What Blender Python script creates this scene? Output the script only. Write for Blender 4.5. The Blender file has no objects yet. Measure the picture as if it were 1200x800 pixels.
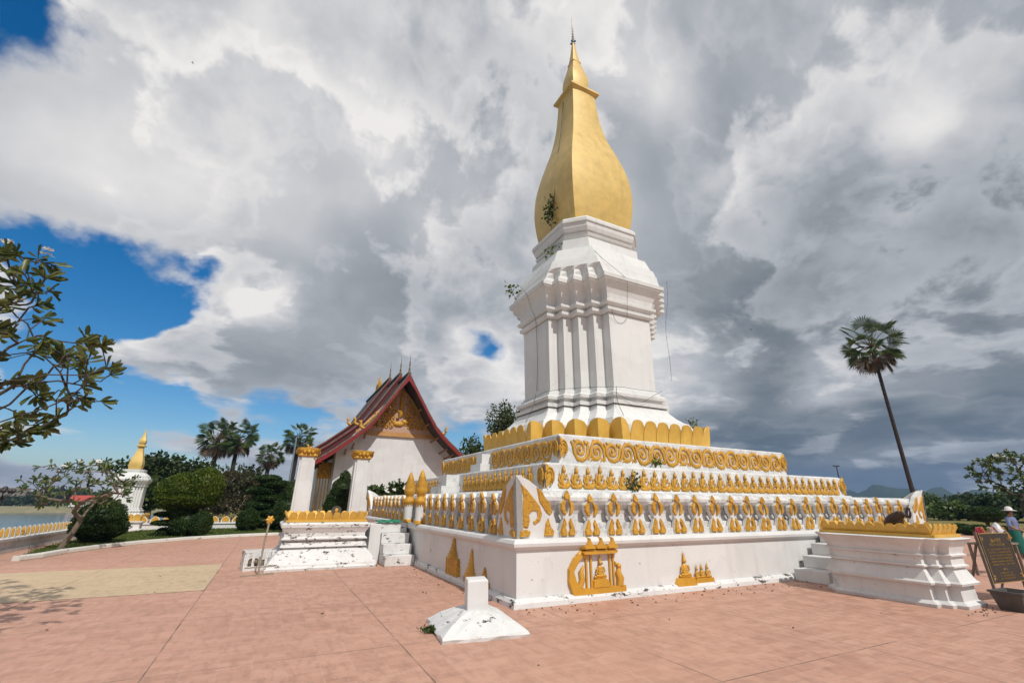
import bpy, bmesh, math, random
import numpy as np
from mathutils import Vector, Matrix
HAZE = .00026
random.seed(7); rng = np.random.default_rng(7)
PI = math.pi; R = math.radians
S = bpy.context.scene
COL = S.collection

# ------------------------------------------------------------------ camera (surveyed pose)
YAW, PITCH, ROLL, FOC = R(26.8391), R(19.6353), R(0.4859), 527.957
CAM = Vector((-10.822, -14.315, 1.6))
_r = Vector((1, 0, 0)); _f = Vector((0, math.cos(PITCH), math.sin(PITCH))); _u = Vector((0, -math.sin(PITCH), math.cos(PITCH)))
_r, _u = (math.cos(ROLL) * _r + math.sin(ROLL) * _u, -math.sin(ROLL) * _r + math.cos(ROLL) * _u)
_Rz = Matrix.Rotation(-YAW, 3, 'Z')
CR, CU, CF = _Rz @ _r, _Rz @ _u, _Rz @ _f
FWD = Vector((math.sin(YAW), math.cos(YAW), 0)); RGT = Vector((math.cos(YAW), -math.sin(YAW), 0))
def ray(x, y): return CF + CR * ((x - 600) / FOC) + CU * ((400 - y) / FOC)
def gp(x, y, z=0.0):            # surveyed ground point
    d = ray(x, y); return CAM + d * ((z - CAM.z) / d.z)
def pv(x, y, v):
    d = ray(x, y); return CAM + d * ((v - CAM.y) / d.y)
def pu(x, y, u):
    d = ray(x, y); return CAM + d * ((u - CAM.x) / d.x)
def pd(x, y, D):
    d = ray(x, y); return CAM + d * (D / d.dot(FWD))
def pix(p):
    d = Vector(p) - CAM; k = d.dot(CF)
    return (600 + FOC * d.dot(CR) / k, 400 - FOC * d.dot(CU) / k)

# ------------------------------------------------------------------ mesh builder
class MB:
    def __init__(s): s.v = []; s.f = []; s.m = []; s.s = []
    def add(s, vs, fs, mi=0, sm=False):
        o = len(s.v); s.v += [tuple(p) for p in vs]
        for f in fs: s.f.append([o + i for i in f]); s.m.append(mi); s.s.append(sm)
        return s
    def box(s, x0, x1, y0, y1, z0, z1, mi=0, M=None):
        vs = [Vector((x, y, z)) for z in (z0, z1) for y in (y0, y1) for x in (x0, x1)]
        if M: vs = [M @ p for p in vs]
        return s.add(vs, [(0, 2, 3, 1), (4, 5, 7, 6), (0, 1, 5, 4), (2, 6, 7, 3), (0, 4, 6, 2), (1, 3, 7, 5)], mi)
    def loft(s, rings, mi=0, cap0=False, cap1=True, sm=False, closed=True):
        n = len(rings[0]); vs = [p for r in rings for p in r]; fs = []
        for i in range(len(rings) - 1):
            for j in range(n if closed else n - 1):
                k = (j + 1) % n
                fs.append((i * n + j, i * n + k, (i + 1) * n + k, (i + 1) * n + j))
        s.add(vs, fs, mi, sm)
        if cap0: s.add(rings[0], [tuple(reversed(range(n)))], mi)
        if cap1: s.add(rings[-1], [tuple(range(n))], mi)
        return s
    def tube(s, pts, rad, n=6, mi=0, sm=True, cap=True, flat=1.0, nrm=None):
        pts = [Vector(p) for p in pts]
        if not hasattr(rad, '__len__'): rad = [rad] * len(pts)
        rings = []; ref = Vector(nrm) if nrm else None
        for i, p in enumerate(pts):
            t = (pts[min(i + 1, len(pts) - 1)] - pts[max(i - 1, 0)])
            if t.length < 1e-9: t = Vector((0, 0, 1))
            t.normalize()
            a = ref if ref else (Vector((0, 0, 1)) if abs(t.z) < .9 else Vector((1, 0, 0)))
            b = t.cross(a)
            if b.length < 1e-6: b = t.cross(Vector((0, 1, 0)))
            b.normalize(); c = b.cross(t) if not ref else ref
            rings.append([p + (b * math.cos(2 * PI * k / n) + c * flat * math.sin(2 * PI * k / n)) * rad[i] for k in range(n)])
        return s.loft(rings, mi, cap, cap, sm)
    def lathe(s, prof, c=(0, 0, 0), n=16, mi=0, sm=True, sx=1, sy=1):
        c = Vector(c)
        rings = [[c + Vector((r * sx * math.cos(2 * PI * k / n), r * sy * math.sin(2 * PI * k / n), z)) for k in range(n)] for r, z in prof]
        return s.loft(rings, mi, True, True, sm)
    def blob(s, c, r, n=8, m=5, mi=0, M=None):
        if not hasattr(r, '__len__'): r = (r, r, r)
        c = Vector(c); rings = []
        for i in range(m + 1):
            a = -PI / 2 + PI * (i + .02) / (m + .04)
            ring = [Vector((r[0] * math.cos(a) * math.cos(2 * PI * k / n), r[1] * math.cos(a) * math.sin(2 * PI * k / n), r[2] * math.sin(a))) for k in range(n)]
            rings.append([(M @ p if M else p) + c for p in ring])
        return s.loft(rings, mi, True, True, True)
    def prism(s, poly, fn, d0, d1, mi=0):
        """poly: CCW 2-D outline; fn(a, b, depth) -> 3-D point; solid between depths d0 and d1"""
        n = len(poly); A = [fn(a, b, d0) for a, b in poly]; B = [fn(a, b, d1) for a, b in poly]
        return s.add(A + B, [tuple(reversed(range(n))), tuple(range(n, 2 * n))] + [(i, (i + 1) % n, n + (i + 1) % n, n + i) for i in range(n)], mi)
    def build(s, name, mats, parent=None, loc=None, bevel=0, fix=True):
        me = bpy.data.meshes.new(name); me.from_pydata(s.v, [], s.f)
        for m in (mats if isinstance(mats, (list, tuple)) else [mats]): me.materials.append(m)
        me.polygons.foreach_set('material_index', s.m); me.polygons.foreach_set('use_smooth', s.s)
        if fix:
            bm = bmesh.new(); bm.from_mesh(me); bmesh.ops.recalc_face_normals(bm, faces=bm.faces); bm.to_mesh(me); bm.free()
        me.update()
        o = bpy.data.objects.new(name, me); COL.objects.link(o)
        if parent: o.parent = parent
        if loc: o.location = loc
        if bevel:
            b = o.modifiers.new('bevel', 'BEVEL'); b.width = bevel; b.segments = 2; b.limit_method = 'ANGLE'
        return o

def tag(o, label, cat, group=None, kind=None):
    o['label'] = label; o['category'] = cat
    if group: o['group'] = group
    if kind: o['kind'] = kind
    return o
def struct(o): o['kind'] = 'structure'; return o
def stuff(o, label, cat): return tag(o, label, cat, kind='stuff')
def thing(name, label, cat, loc=(0, 0, 0), rz=0, group=None):
    o = bpy.data.objects.new(name, None); COL.objects.link(o); o.location = loc; o.rotation_euler = (0, 0, rz)
    o.empty_display_size = .2
    return tag(o, label, cat, group)
def copy_part(o, parent, loc=None, rot=None, scale=None):
    c = o.copy(); COL.objects.link(c); c.parent = parent
    if loc is not None: c.location = loc
    if rot is not None: c.rotation_euler = rot
    if scale is not None: c.scale = scale
    return c
def variants(o, n, amp, seed=0):
    """hand-made differences: n softly distorted versions of a mesh"""
    r_ = random.Random(seed); out = [o.data]
    for k in range(n - 1):
        me = o.data.copy(); ph = [r_.uniform(0, 6.28) for _ in range(6)]; fr = [r_.uniform(7, 14) for _ in range(4)]; sx, sz = r_.uniform(.92, 1.08), r_.uniform(.95, 1.04)
        for v in me.vertices:
            x, y, z = v.co
            v.co.x = x * sx + amp * math.sin(z * fr[0] + ph[0]) + amp * .6 * math.sin(x * fr[1] * 2 + ph[1])
            v.co.z = z * sz + amp * math.sin(x * fr[2] + ph[2]) * (1 if z > .08 else .2)
            v.co.y = y * (1 + .15 * math.sin(z * fr[3] + ph[3]))
        out.append(me)
    return out
def vary(o, vs):
    o.data = random.choice(vs); return o
def copy_tree(o, parent=None):
    c = o.copy(); COL.objects.link(c); c.parent = parent
    for ch in list(o.children): copy_tree(ch, c)
    return c

# ------------------------------------------------------------------ materials
def N(nt, t, **kw):
    n = nt.nodes.new(t)
    for k, v in kw.items():
        if k in n.inputs.keys() if isinstance(k, str) else False: n.inputs[k].default_value = v
        else: setattr(n, k, v)
    return n
class Mat:
    def __init__(s, name, rough=.6, metal=0, spec=.4):
        s.m = bpy.data.materials.new(name); s.m.use_nodes = True; s.nt = s.m.node_tree
        s.b = s.nt.nodes['Principled BSDF']; s.b.inputs['Roughness'].default_value = rough
        s.b.inputs['Metallic'].default_value = metal; s.b.inputs['Specular IOR Level'].default_value = spec
        s.geo = s.nt.nodes.new('ShaderNodeNewGeometry'); s.P = s.geo.outputs['Position']
    def link(s, a, b): s.nt.links.new(a, b)
    def mapping(s, scale, loc=(0, 0, 0)):
        n = s.nt.nodes.new('ShaderNodeMapping'); n.inputs['Scale'].default_value = scale; n.inputs['Location'].default_value = loc
        s.link(s.P, n.inputs['Vector']); return n.outputs[0]
    def noise(s, scale, detail=5, rough=.6, vec=None, dist=0):
        n = s.nt.nodes.new('ShaderNodeTexNoise'); n.inputs['Scale'].default_value = scale
        n.inputs['Detail'].default_value = detail; n.inputs['Roughness'].default_value = rough; n.inputs['Distortion'].default_value = dist
        s.link(vec or s.P, n.inputs['Vector']); return n.outputs['Fac']
    def ramp(s, fac, stops):
        n = s.nt.nodes.new('ShaderNodeValToRGB'); e = n.color_ramp.elements
        while len(e) < len(stops): e.new(.5)
        for el, (p, c) in zip(e, stops):
            el.position = p; el.color = (c, c, c, 1) if not hasattr(c, '__len__') else (*c, 1)
        s.link(fac, n.inputs['Fac']); return n.outputs['Color']
    def mix(s, fac, a, b, mode='MIX'):
        n = s.nt.nodes.new('ShaderNodeMix'); n.data_type = 'RGBA'; n.blend_type = mode
        for sock, v in ((n.inputs['Factor'], fac), (n.inputs[6], a), (n.inputs[7], b)):
            if hasattr(v, 'links') or hasattr(v, 'is_linked'): s.link(v, sock)
            elif hasattr(v, '__len__'): sock.default_value = (*v, 1)
            else: sock.default_value = v
        return n.outputs[2]
    def math(s, op, a, b=0, c=None):
        n = s.nt.nodes.new('ShaderNodeMath'); n.operation = op
        for sock, v in zip(n.inputs, (a, b, c)):
            if v is None: continue
            if hasattr(v, 'is_linked'): s.link(v, sock)
            else: sock.default_value = v
        return n.outputs[0]
    def color(s, c):
        if hasattr(c, 'is_linked'): s.link(c, s.b.inputs['Base Color'])
        else: s.b.inputs['Base Color'].default_value = (*c, 1)
        return s
    def bump(s, h, strength=.3, dist=.02):
        n = s.nt.nodes.new('ShaderNodeBump'); n.inputs['Strength'].default_value = strength; n.inputs['Distance'].default_value = dist
        s.link(h, n.inputs['Height']); s.link(n.outputs[0], s.b.inputs['Normal']); return s

def plaster(name, base=(.68, .68, .67), spots=0.0, mould=0.0, spot_col=(.07, .055, .045), sc=1.0, fine=1.0):
    m = Mat(name, rough=.55, spec=.3)
    c = m.mix(m.ramp(m.noise(.55 * sc, 6, .65), [(.3, 0), (.75, 1)]), base, tuple(b * .86 for b in base))
    st = m.noise(1.0, 4, .6, m.mapping((5, 5, .45)))                    # rain streaks
    c = m.mix(m.math('MULTIPLY', m.ramp(st, [(.50, 0), (.74, 1)]), .36), c, (.45, .44, .41))
    c = m.mix(m.math('MULTIPLY', m.ramp(m.noise(14, 3, .6), [(.6, 0), (.72, 1)]), .16), c, (.42, .40, .37))
    pt = m.noise(.9 * sc, 2, .4, m.mapping((1, 1, 1.6), (11, 4, 2)))           # repainted patches
    c = m.mix(m.math('MULTIPLY', m.ramp(pt, [(.53, 0), (.56, 1)]), .30), c, tuple(min(1, b * 1.10) for b in base))
    vo = m.nt.nodes.new('ShaderNodeTexVoronoi'); vo.feature = 'DISTANCE_TO_EDGE'; vo.inputs['Scale'].default_value = .8
    wr = m.nt.nodes.new('ShaderNodeVectorMath'); wr.operation = 'ADD'; nz_ = m.nt.nodes.new('ShaderNodeTexNoise'); nz_.inputs['Scale'].default_value = 2.2; nz_.inputs['Detail'].default_value = 6
    m.link(m.P, nz_.inputs['Vector']); m.link(m.P, wr.inputs[0]); m.link(nz_.outputs['Color'], wr.inputs[1]); m.link(wr.outputs[0], vo.inputs['Vector'])
    ck = m.math('MULTIPLY', m.math('LESS_THAN', vo.outputs['Distance'], .0032), m.ramp(m.noise(.7, 3, .6, m.mapping((1, 1, 1), (5, 9, 1))), [(.54, 0), (.68, .5)]))
    c = m.mix(ck, c, (.22, .21, .20))
    if mould:
        k = m.math('MULTIPLY', m.ramp(m.noise(2.2, 8, .72), [(.44, 0), (.66, 1)]), mould)
        c = m.mix(k, c, (.30, .295, .29))
        k = m.math('MULTIPLY', m.ramp(m.noise(9, 6, .8), [(.52, 0), (.62, 1)]), mould * .8)
        c = m.mix(k, c, (.16, .155, .15))
    if spots:
        a = m.noise(3.1, 9, .75, m.mapping((fine, fine, 2.2 * fine)))
        k = m.ramp(a, [(.66 - spots * .12, 0), (.68 - spots * .12, 1)])
        c = m.mix(k, c, spot_col)
        k = m.ramp(m.noise(17, 4, .7), [(.68, 0), (.71, 1)])
        c = m.mix(m.math('MULTIPLY', k, .8), c, (.18, .13, .10))
    m.color(c); m.bump(m.noise(26, 5, .7), .22, .012)
    return m.m
def gold(name, base=(.66, .345, .038), metal=.12, rough=.42, carve=0.0, dark=(.30, .13, .02)):
    m = Mat(name, rough=rough, metal=metal, spec=.5)
    c = m.mix(m.ramp(m.noise(2.3, 5, .65), [(.3, 0), (.75, 1)]), base, tuple(b * .74 for b in base))
    c = m.mix(m.math('MULTIPLY', m.ramp(m.noise(1.0, 5, .65, m.mapping((4, 4, .5))), [(.5, 0), (.72, 1)]), .40), c, tuple(b * .62 for b in base))
    c = m.mix(m.math('MULTIPLY', m.ramp(m.noise(.8, 4, .6, m.mapping((1, 1, 1), (8, 2, 5))), [(.5, 0), (.7, 1)]), .35), c, tuple(min(1, b * 1.12 + .05) for b in base))
    c = m.mix(m.math('MULTIPLY', m.ramp(m.noise(21, 4, .7), [(.64, 0), (.70, 1)]), .55), c, (.30, .20, .09))
    if carve:
        n = m.noise(34, 3, .6, dist=.6)
        c = m.mix(m.math('MULTIPLY', m.ramp(n, [(.36, 1), (.5, 0)]), .75), c, dark)
        m.bump(n, carve, .02)
    else: m.bump(m.noise(11, 5, .6), .15, .01)
    m.color(c); return m.m
def simple(name, a, b, sc=3, rough=.7, metal=0, bump=0, spec=.35):
    m = Mat(name, rough=rough, metal=metal, spec=spec)
    m.color(m.mix(m.ramp(m.noise(sc, 6, .65), [(.3, 0), (.7, 1)]), a, b))
    if bump: m.bump(m.noise(sc * 6, 5, .7), bump, .02)
    return m.m
def leafmat(name, a, b, sc=1.2, rough=.45, trans=.34, spec=.4):
    m = Mat(name, rough=rough, spec=spec)
    k = m.noise(sc, 3, .6); k2 = m.noise(sc * 9, 2, .6)
    c = m.mix(m.ramp(k, [(.35, 0), (.65, 1)]), a, b)
    c = m.mix(m.math('MULTIPLY', m.ramp(k2, [(.55, 0), (.75, 1)]), .6), c, tuple(min(1, x * 1.7) for x in b))
    rv = m.math('MULTIPLY_ADD', m.geo.outputs['Random Per Island'], .95, .52)
    hv_ = m.nt.nodes.new('ShaderNodeHueSaturation'); m.link(c, hv_.inputs['Color']); m.link(rv, hv_.inputs['Value'])
    m.link(m.math('MULTIPLY_ADD', m.geo.outputs['Random Per Island'], -.05, .525), hv_.inputs['Hue']); c = hv_.outputs[0]
    m.color(c)
    tr = m.nt.nodes.new('ShaderNodeBsdfTranslucent'); m.link(c, tr.inputs['Color'])
    mx = m.nt.nodes.new('ShaderNodeMixShader'); mx.inputs[0].default_value = trans
    out = m.nt.nodes['Material Output']
    m.link(m.b.outputs[0], mx.inputs[1]); m.link(tr.outputs[0], mx.inputs[2]); m.link(mx.outputs[0], out.inputs['Surface'])
    return m.m

WHITE = plaster('white_plaster')
WALLW = plaster('terrace_plaster', spots=.10)
WORN = plaster('worn_plaster', spots=.75)
PEEL = plaster('peeling_plaster', spots=.80, fine=1.7)
MOULD = plaster('mouldy_plaster', base=(.68, .68, .67), mould=.62, spots=.3)
MOULDL = plaster('tier_plaster', mould=.42, spots=.25)
TOWERW = plaster('tower_plaster', base=(.69, .695, .68), sc=.6)
GOLD = gold('gold_paint'); CARVE = gold('carved_gold', base=(.68, .36, .035), carve=1.0, dark=(.27, .115, .014))
BULB = gold('weathered_gold', base=(.68, .47, .14), metal=.10, rough=.5)
PETAL = gold('petal_gold', base=(.70, .42, .075), metal=.08, rough=.5)

# ------------------------------------------------------------------ plans
def plan(w, d, n=4, ch=0.0, z=0.0):
    """square of half width w whose corners step back by d in n steps (ch: 0 stepped, 1 chamfered)"""
    s = d / n; q = [(w, w - d)]
    for i in range(n):
        q.append((w - s * (i + 1), w - d + s * i)); q.append((w - s * (i + 1), w - d + s * (i + 1)))
    if ch:
        L = len(q) - 1
        q = [(a + (w - d * i / L - a) * ch, b + (w - d + d * i / L - b) * ch) for i, (a, b) in enumerate(q)]
    out = []
    for k in range(4):
        c, sn = round(math.cos(k * PI / 2)), round(math.sin(k * PI / 2))
        out += [Vector((a * c - b * sn, a * sn + b * c, z)) for a, b in q]
    return out
def sq(w, z): return [Vector((w, -w, z)), Vector((w, w, z)), Vector((-w, w, z)), Vector((-w, -w, z))]
def rect(hx, hy, z, d=0, n=2):
    if not d: return [Vector((hx, -hy, z)), Vector((hx, hy, z)), Vector((-hx, hy, z)), Vector((-hx, -hy, z))]
    s = d / n; q = [(hx, hy - d)]
    for i in range(n):
        q.append((hx - s * (i + 1), hy - d + s * i)); q.append((hx - s * (i + 1), hy - d + s * (i + 1)))
    L = []
    L += q
    L += [(-a, b) for a, b in reversed(q)]
    L += [(-a, -b) for a, b in q]
    L += [(a, -b) for a, b in reversed(q)]
    return [Vector((a, b, z)) for a, b in L]

# =================================================================== THE STUPA
stupa = thing('stupa', 'tall white stupa with golden bulb spire on stepped gold-trimmed terraces', 'stupa')
HW = 7.007
m = MB()
m.loft([sq(HW, 0), sq(HW, .84), sq(HW + .035, .85), sq(HW + .085, .90), sq(HW + .095, .95), sq(HW + .07, 1.0), sq(HW + .02, 1.02)])
terrace = m.build('terrace', WALLW, stupa)
m = MB(); m.loft([sq(HW + .09, 0), sq(HW + .085, .07), sq(HW + .05, .12), sq(HW + .004, .135)], cap1=False)
m.build('skirting', WORN, stupa)
m = MB()     # recessed parapet with rounded coping
m.loft([sq(6.89, 1.021), sq(6.88, 1.13), sq(6.82, 1.14), sq(6.81, 1.25), sq(6.75, 1.26), sq(6.72, 1.40), sq(6.75, 1.50), sq(6.83, 1.57),
        sq(6.875, 1.64), sq(6.88, 1.70), sq(6.83, 1.77), sq(6.70, 1.815), sq(6.3, 1.82), sq(5.75, 1.825)])
parapet = m.build('balustrade', MOULD, stupa)

# baluster: white openwork plate with gold leaf reliefs (local: x along wall, -y outwards)
def side_fn(side):
    if side == 'R': return lambda s, z, d: Vector((s, -d, z))       # faces -v : s along +u
    return lambda s, z, d: Vector((-d, -s, z))                      # faces -u : s along -v
fl = lambda s, z, d: Vector((s, -d, z))
m = MB()
half = [(.0, 0), (.155, 0), (.165, .1), (.10, .27), (.075, .31), (.12, .40), (.15, .50), (.135, .58), (.07, .645), (.055, .66), (.075, .70), (.0, .80),
        (0, .62), (.045, .58), (.05, .50), (.03, .42), (0, .38)]
m.prism(half, fl, -.02, .055, 0)
m.prism([(-a, b) for a, b in reversed(half)], fl, -.02, .055, 0)
def gpiece(mb, poly, mi=1, d0=.055, d1=.095):
    cx = sum(a for a, b in poly) / len(poly); cy = sum(b for a, b in poly) / len(poly)
    A = [fl(a, b, d0) for a, b in poly]; B = [fl(cx + (a - cx) * .80, cy + (b - cy) * .86, d1) for a, b in poly]; n = len(poly)
    mb.add(A + B, [tuple(range(n, 2 * n))] + [(i, (i + 1) % n, n + (i + 1) % n, n + i) for i in range(n)], mi)
drop = [(-.06, .645), (0, .63), (.06, .645), (.072, .685), (.042, .75), (0, .81), (-.042, .75), (-.072, .685)]
gpiece(m, drop)
cres = [(.03, .375), (.10, .385), (.148, .47), (.14, .57), (.06, .645), (.03, .62), (.055, .55), (.052, .46)]
gpiece(m, cres); gpiece(m, [(-a, b) for a, b in reversed(cres)])
foot = [(.012, .015), (.152, .015), (.16, .10), (.115, .22), (.065, .325), (.025, .25), (.05, .15), (.014, .08)]
gpiece(m, foot); gpiece(m, [(-a, b) for a, b in reversed(foot)])
bal = m.build('baluster', [WHITE, CARVE], parapet, (-5.92, -6.86, 1.021)); BV = variants(bal, 6, .008, 1)
for k in range(1, 22):
    vary(copy_part(bal, parapet, (-5.92 + .5525 * k + random.uniform(-.03, .03), -6.86, 1.021), (0, R(random.uniform(-1.5, 1.5)), 0), (random.uniform(.94, 1.06), 1, random.uniform(.94, 1.01))), BV)
for v in [-5.92 + .581 * k for k in range(9)] + [.60 + .575 * k for k in range(10)]:
    vary(copy_part(bal, parapet, (-6.86, v + random.uniform(-.03, .03), 1.021), (0, 0, -PI / 2), (random.uniform(.94, 1.06), 1, random.uniform(.94, 1.01))), BV)

# corner leaves
def corner_leaf():
    m = MB()
    out = [(0, 0), (.80, 0), (.79, .2), (.72, .42), (.60, .64), (.44, .83), (.26, .95), (.10, 1.015), (0, 1.03)]
    lean = lambda z: .10 * max(0, z - .25) ** 1.5
    fR = lambda s, z, d: Vector((s - lean(z), -d - lean(z), z)); fL = lambda s, z, d: Vector((-d - lean(z), s - lean(z), z))
    m.prism(out, fR, -.12, .0, 0)
    m.prism(list(out), fL, -.12, .0, 0)
    o = m.build('corner_leaf', WHITE)
    fls = [[(.10, .16), (.18, .15), (.22, .28), (.19, .38), (.30, .45), (.40, .44), (.42, .34), (.36, .27), (.30, .25), (.34, .20), (.46, .26), (.51, .38), (.47, .52), (.30, .70), (.14, .86), (.07, .90), (.10, .70), (.07, .45)],
           [(.42, .60), (.50, .50), (.58, .40), (.66, .36), (.71, .42), (.66, .58), (.55, .68), (.48, .80), (.40, .84)],
           [(.52, .03), (.72, .03), (.74, .10), (.66, .18), (.60, .34), (.54, .25)],
           [(.04, .02), (.24, .04), (.26, .11), (.16, .15), (.05, .12)]]
    g = MB()
    for fn in (fR, fL):
        for p in fls:
            cx = sum(a for a, b in p) / len(p); cy = sum(b for a, b in p) / len(p)
            A = [fn(a, b, .002) for a, b in p]; B = [fn(cx + (a - cx) * .8, cy + (b - cy) * .88, .035) for a, b in p]; n = len(p)
            g.add(A + B, [tuple(range(n, 2 * n))] + [(i, (i + 1) % n, n + (i + 1) % n, n + i) for i in range(n)], 0)
    g.build('flame_relief', CARVE, o)
    return o
cl = corner_leaf(); cl.parent = parapet; cl.location = (-6.98, -6.98, 1.021)
for p, rz in (((6.98, -6.98, 1.021), PI / 2), ((-6.98, 6.98, 1.021), -PI / 2), ((6.98, 6.98, 1.021), PI)):
    c = copy_tree(cl, parapet); c.location = p; c.rotation_euler = (0, 0, rz)

# second tier with kneeling figures
m = MB(); m.loft([sq(5.72, 1.82), sq(5.70, 1.88), sq(5.60, 1.885), sq(5.56, 2.40), sq(5.54, 2.43), sq(5.48, 2.445), sq(4.7, 2.45)])
tier2 = m.build('tier_wall', MOULDL, stupa)
m = MB()
def relief_tube(mb, pts, rad, mi=0, flat=.6): mb.tube([fl(a, b, .02) for a, b in pts], rad, 7, mi, True, True, flat, (0, -1, 0))
relief_tube(m, [(-.15, .10), (-.12, .045), (-.04, .03), (.06, .035), (.13, .075), (.125, .13), (.07, .14)], [.02, .04, .05, .055, .045, .03, .015])
relief_tube(m, [(.02, .05), (-.06, .12), (-.05, .20), (-.02, .27), (-.01, .32)], [.06, .06, .05, .052, .03])       # thigh, torso
relief_tube(m, [(-.04, .25), (.05, .20), (.08, .27), (.06, .30)], [.025, .022, .02, .012])                         # arms in prayer
relief_tube(m, [(.06, .05), (.12, .16), (.10, .22)], [.03, .024, .01])
relief_tube(m, [(-.09, .10), (-.13, .20), (-.10, .27), (-.12, .33)], [.03, .025, .018, .006])                      # flame tail
m.blob(fl(-.005, .36, .03), (.045, .04, .05), 8, 5); relief_tube(m, [(-.008, .39), (-.01, .44), (-.015, .49)], [.038, .026, .004])
fig = m.build('kneeling_figure', CARVE, tier2, (-5.12, -5.592, 1.90))
def put_fig(side, s, mir):
    z = 1.895
    if side == 'R': return (s, -5.588, z), (0, 0, 0), (1.0 * mir, 1, 1.04)
    return (-5.588, s, z), (0, 0, -PI / 2), (1.0 * mir, 1, 1.04)
FV = variants(fig, 6, .007, 2)
fig.location, fig.rotation_euler, fig.scale = put_fig('R', -5.10, 1)
for k in range(1, 16):
    l, r_, s_ = put_fig('R', -5.10 + .333 * k, 1); vary(copy_part(fig, tier2, l, r_, (s_[0] * random.uniform(.92, 1.08), 1, s_[2] * random.uniform(.93, 1.04))), FV)
for k in range(16):
    l, r_, s_ = put_fig('R', .22 + .325 * k, -1); vary(copy_part(fig, tier2, l, r_, (s_[0] * random.uniform(.92, 1.08), 1, s_[2] * random.uniform(.93, 1.04))), FV)
for k in range(14):
    l, r_, s_ = put_fig('L', -4.95 + .31 * k, -1); vary(copy_part(fig, tier2, l, r_, (s_[0] * random.uniform(.92, 1.08), 1, s_[2] * random.uniform(.93, 1.04))), FV)
for k in range(13):
    l, r_, s_ = put_fig('L', .80 + .345 * k, 1); vary(copy_part(fig, tier2, l, r_, (s_[0] * random.uniform(.92, 1.08), 1, s_[2] * random.uniform(.93, 1.04))), FV)
# corner fans of tier 2 and corner leaves of tier 3
def fan(scale, mat, name, parent, loc, rz):
    g = MB()
    for fn in (lambda s, z, d: Vector((s - .0, -d, z)), lambda s, z, d: Vector((-d, s, z))):
        out = [(0, -.06), (.10, .06), (.22, .16), (.27, .30), (.24, .42), (.12, .50), (0, .60)]
        A = [fn(a * scale, b * scale, .006) for a, b in out]; B = [fn(a * .86 * scale, (.25 + (b - .25) * .88) * scale, .05) for a, b in out]; n = len(out)
        g.add(A + B, [tuple(range(n, 2 * n))] + [(i, (i + 1) % n, n + (i + 1) % n, n + i) for i in range(n - 1)], 0)
        for rr in (.20, .12):
            pts = [fn((.10 + rr * .6 * math.cos(t)) * scale, (.27 + rr * math.sin(t)) * scale, .055) for t in np.linspace(-1.4, 3.6, 14)]
            g.tube(pts, .022 * scale, 6)
    o = g.build(name, mat, parent, loc); o.rotation_euler = (0, 0, rz); return o
for p, rz in (((-5.585, -5.585, 1.90), 0), ((5.585, -5.585, 1.90), PI / 2), ((-5.585, 5.585, 1.9), -PI / 2)): fan(.92, CARVE, 'corner_fan', tier2, p, rz)

# third tier with scrolls
m = MB(); m.loft([sq(4.62, 2.45), sq(4.62, 2.53), sq(4.50, 2.54), sq(4.485, 3.23), sq(4.46, 3.265), sq(3.0, 3.27)])
tier3 = m.build('tier_wall', MOULDL, stupa)
m = MB()
def ribbon(pts, rad, flat=.55): m.tube([fl(a, b, .012) for a, b in pts], rad, 6, 0, True, True, flat, (0, -1, 0))
sp = [(.19 * (1 - .78 * t) * math.cos(PI * .95 - t * 2 * PI * 1.35), .02 + .19 * (1 - .78 * t) * math.sin(PI * .95 - t * 2 * PI * 1.35)) for t in np.linspace(0, 1, 26)]
ribbon(sp, list(np.linspace(.052, .03, 26)))
m.blob(fl(.0, .02, .015), (.05, .035, .05), 8, 4)
ribbon([(-.30, .20), (-.22, .10), (-.19, -.06), (-.10, -.19), (.04, -.225), (.17, -.18), (.25, -.06), (.27, .10), (.30, .20)], [.03, .05, .055, .055, .05, .055, .05, .045, .03])
for p in ([(.20, .16), (.28, .22), (.14, .24)], [(-.13, .18), (-.05, .235), (-.22, .235)], [(.02, -.20), (.10, -.27), (-.1, -.26)]):
    ribbon(p[:2], [.05, .012]); ribbon([p[0], p[2]], [.04, .012])
scroll = m.build('scroll_relief', CARVE, tier3)
def put_sc(side, s, mir, k):
    z = 2.885; fl_ = 1 if k % 2 == 0 else -1
    if side == 'R': return (s, -4.493, z), (0, 0, 0), (mir * .93, 1, fl_ * 1.12)
    return (-4.493, s, z), (0, 0, -PI / 2), (mir * .93, 1, fl_ * 1.12)
SV = variants(scroll, 5, .009, 3)
scroll.location, scroll.rotation_euler, scroll.scale = put_sc('R', -3.86, 1, 0)
for k in range(1, 8): l, r_, s_ = put_sc('R', -3.86 + .525 * k, 1, k); vary(copy_part(scroll, tier3, l, r_, (s_[0] * random.uniform(.95, 1.06), 1, s_[2] * random.uniform(.93, 1.03))), SV)
for k in range(8): l, r_, s_ = put_sc('R', .33 + .525 * k, -1, k); vary(copy_part(scroll, tier3, l, r_, (s_[0] * random.uniform(.95, 1.06), 1, s_[2] * random.uniform(.93, 1.03))), SV)
for k in range(7): l, r_, s_ = put_sc('L', -3.86 + .53 * k, 1, k); vary(copy_part(scroll, tier3, l, r_, (s_[0] * random.uniform(.95, 1.06), 1, s_[2] * random.uniform(.93, 1.03))), SV)
for k in range(7): l, r_, s_ = put_sc('L', .75 + .53 * k, -1, k); vary(copy_part(scroll, tier3, l, r_, (s_[0] * random.uniform(.95, 1.06), 1, s_[2] * random.uniform(.93, 1.03))), SV)
for p, rz in (((-4.49, -4.49, 2.66), 0), ((4.49, -4.49, 2.66), PI / 2), ((-4.49, 4.49, 2.66), -PI / 2)): fan(.95, CARVE, 'corner_leaf_relief', tier3, p, rz)
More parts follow.
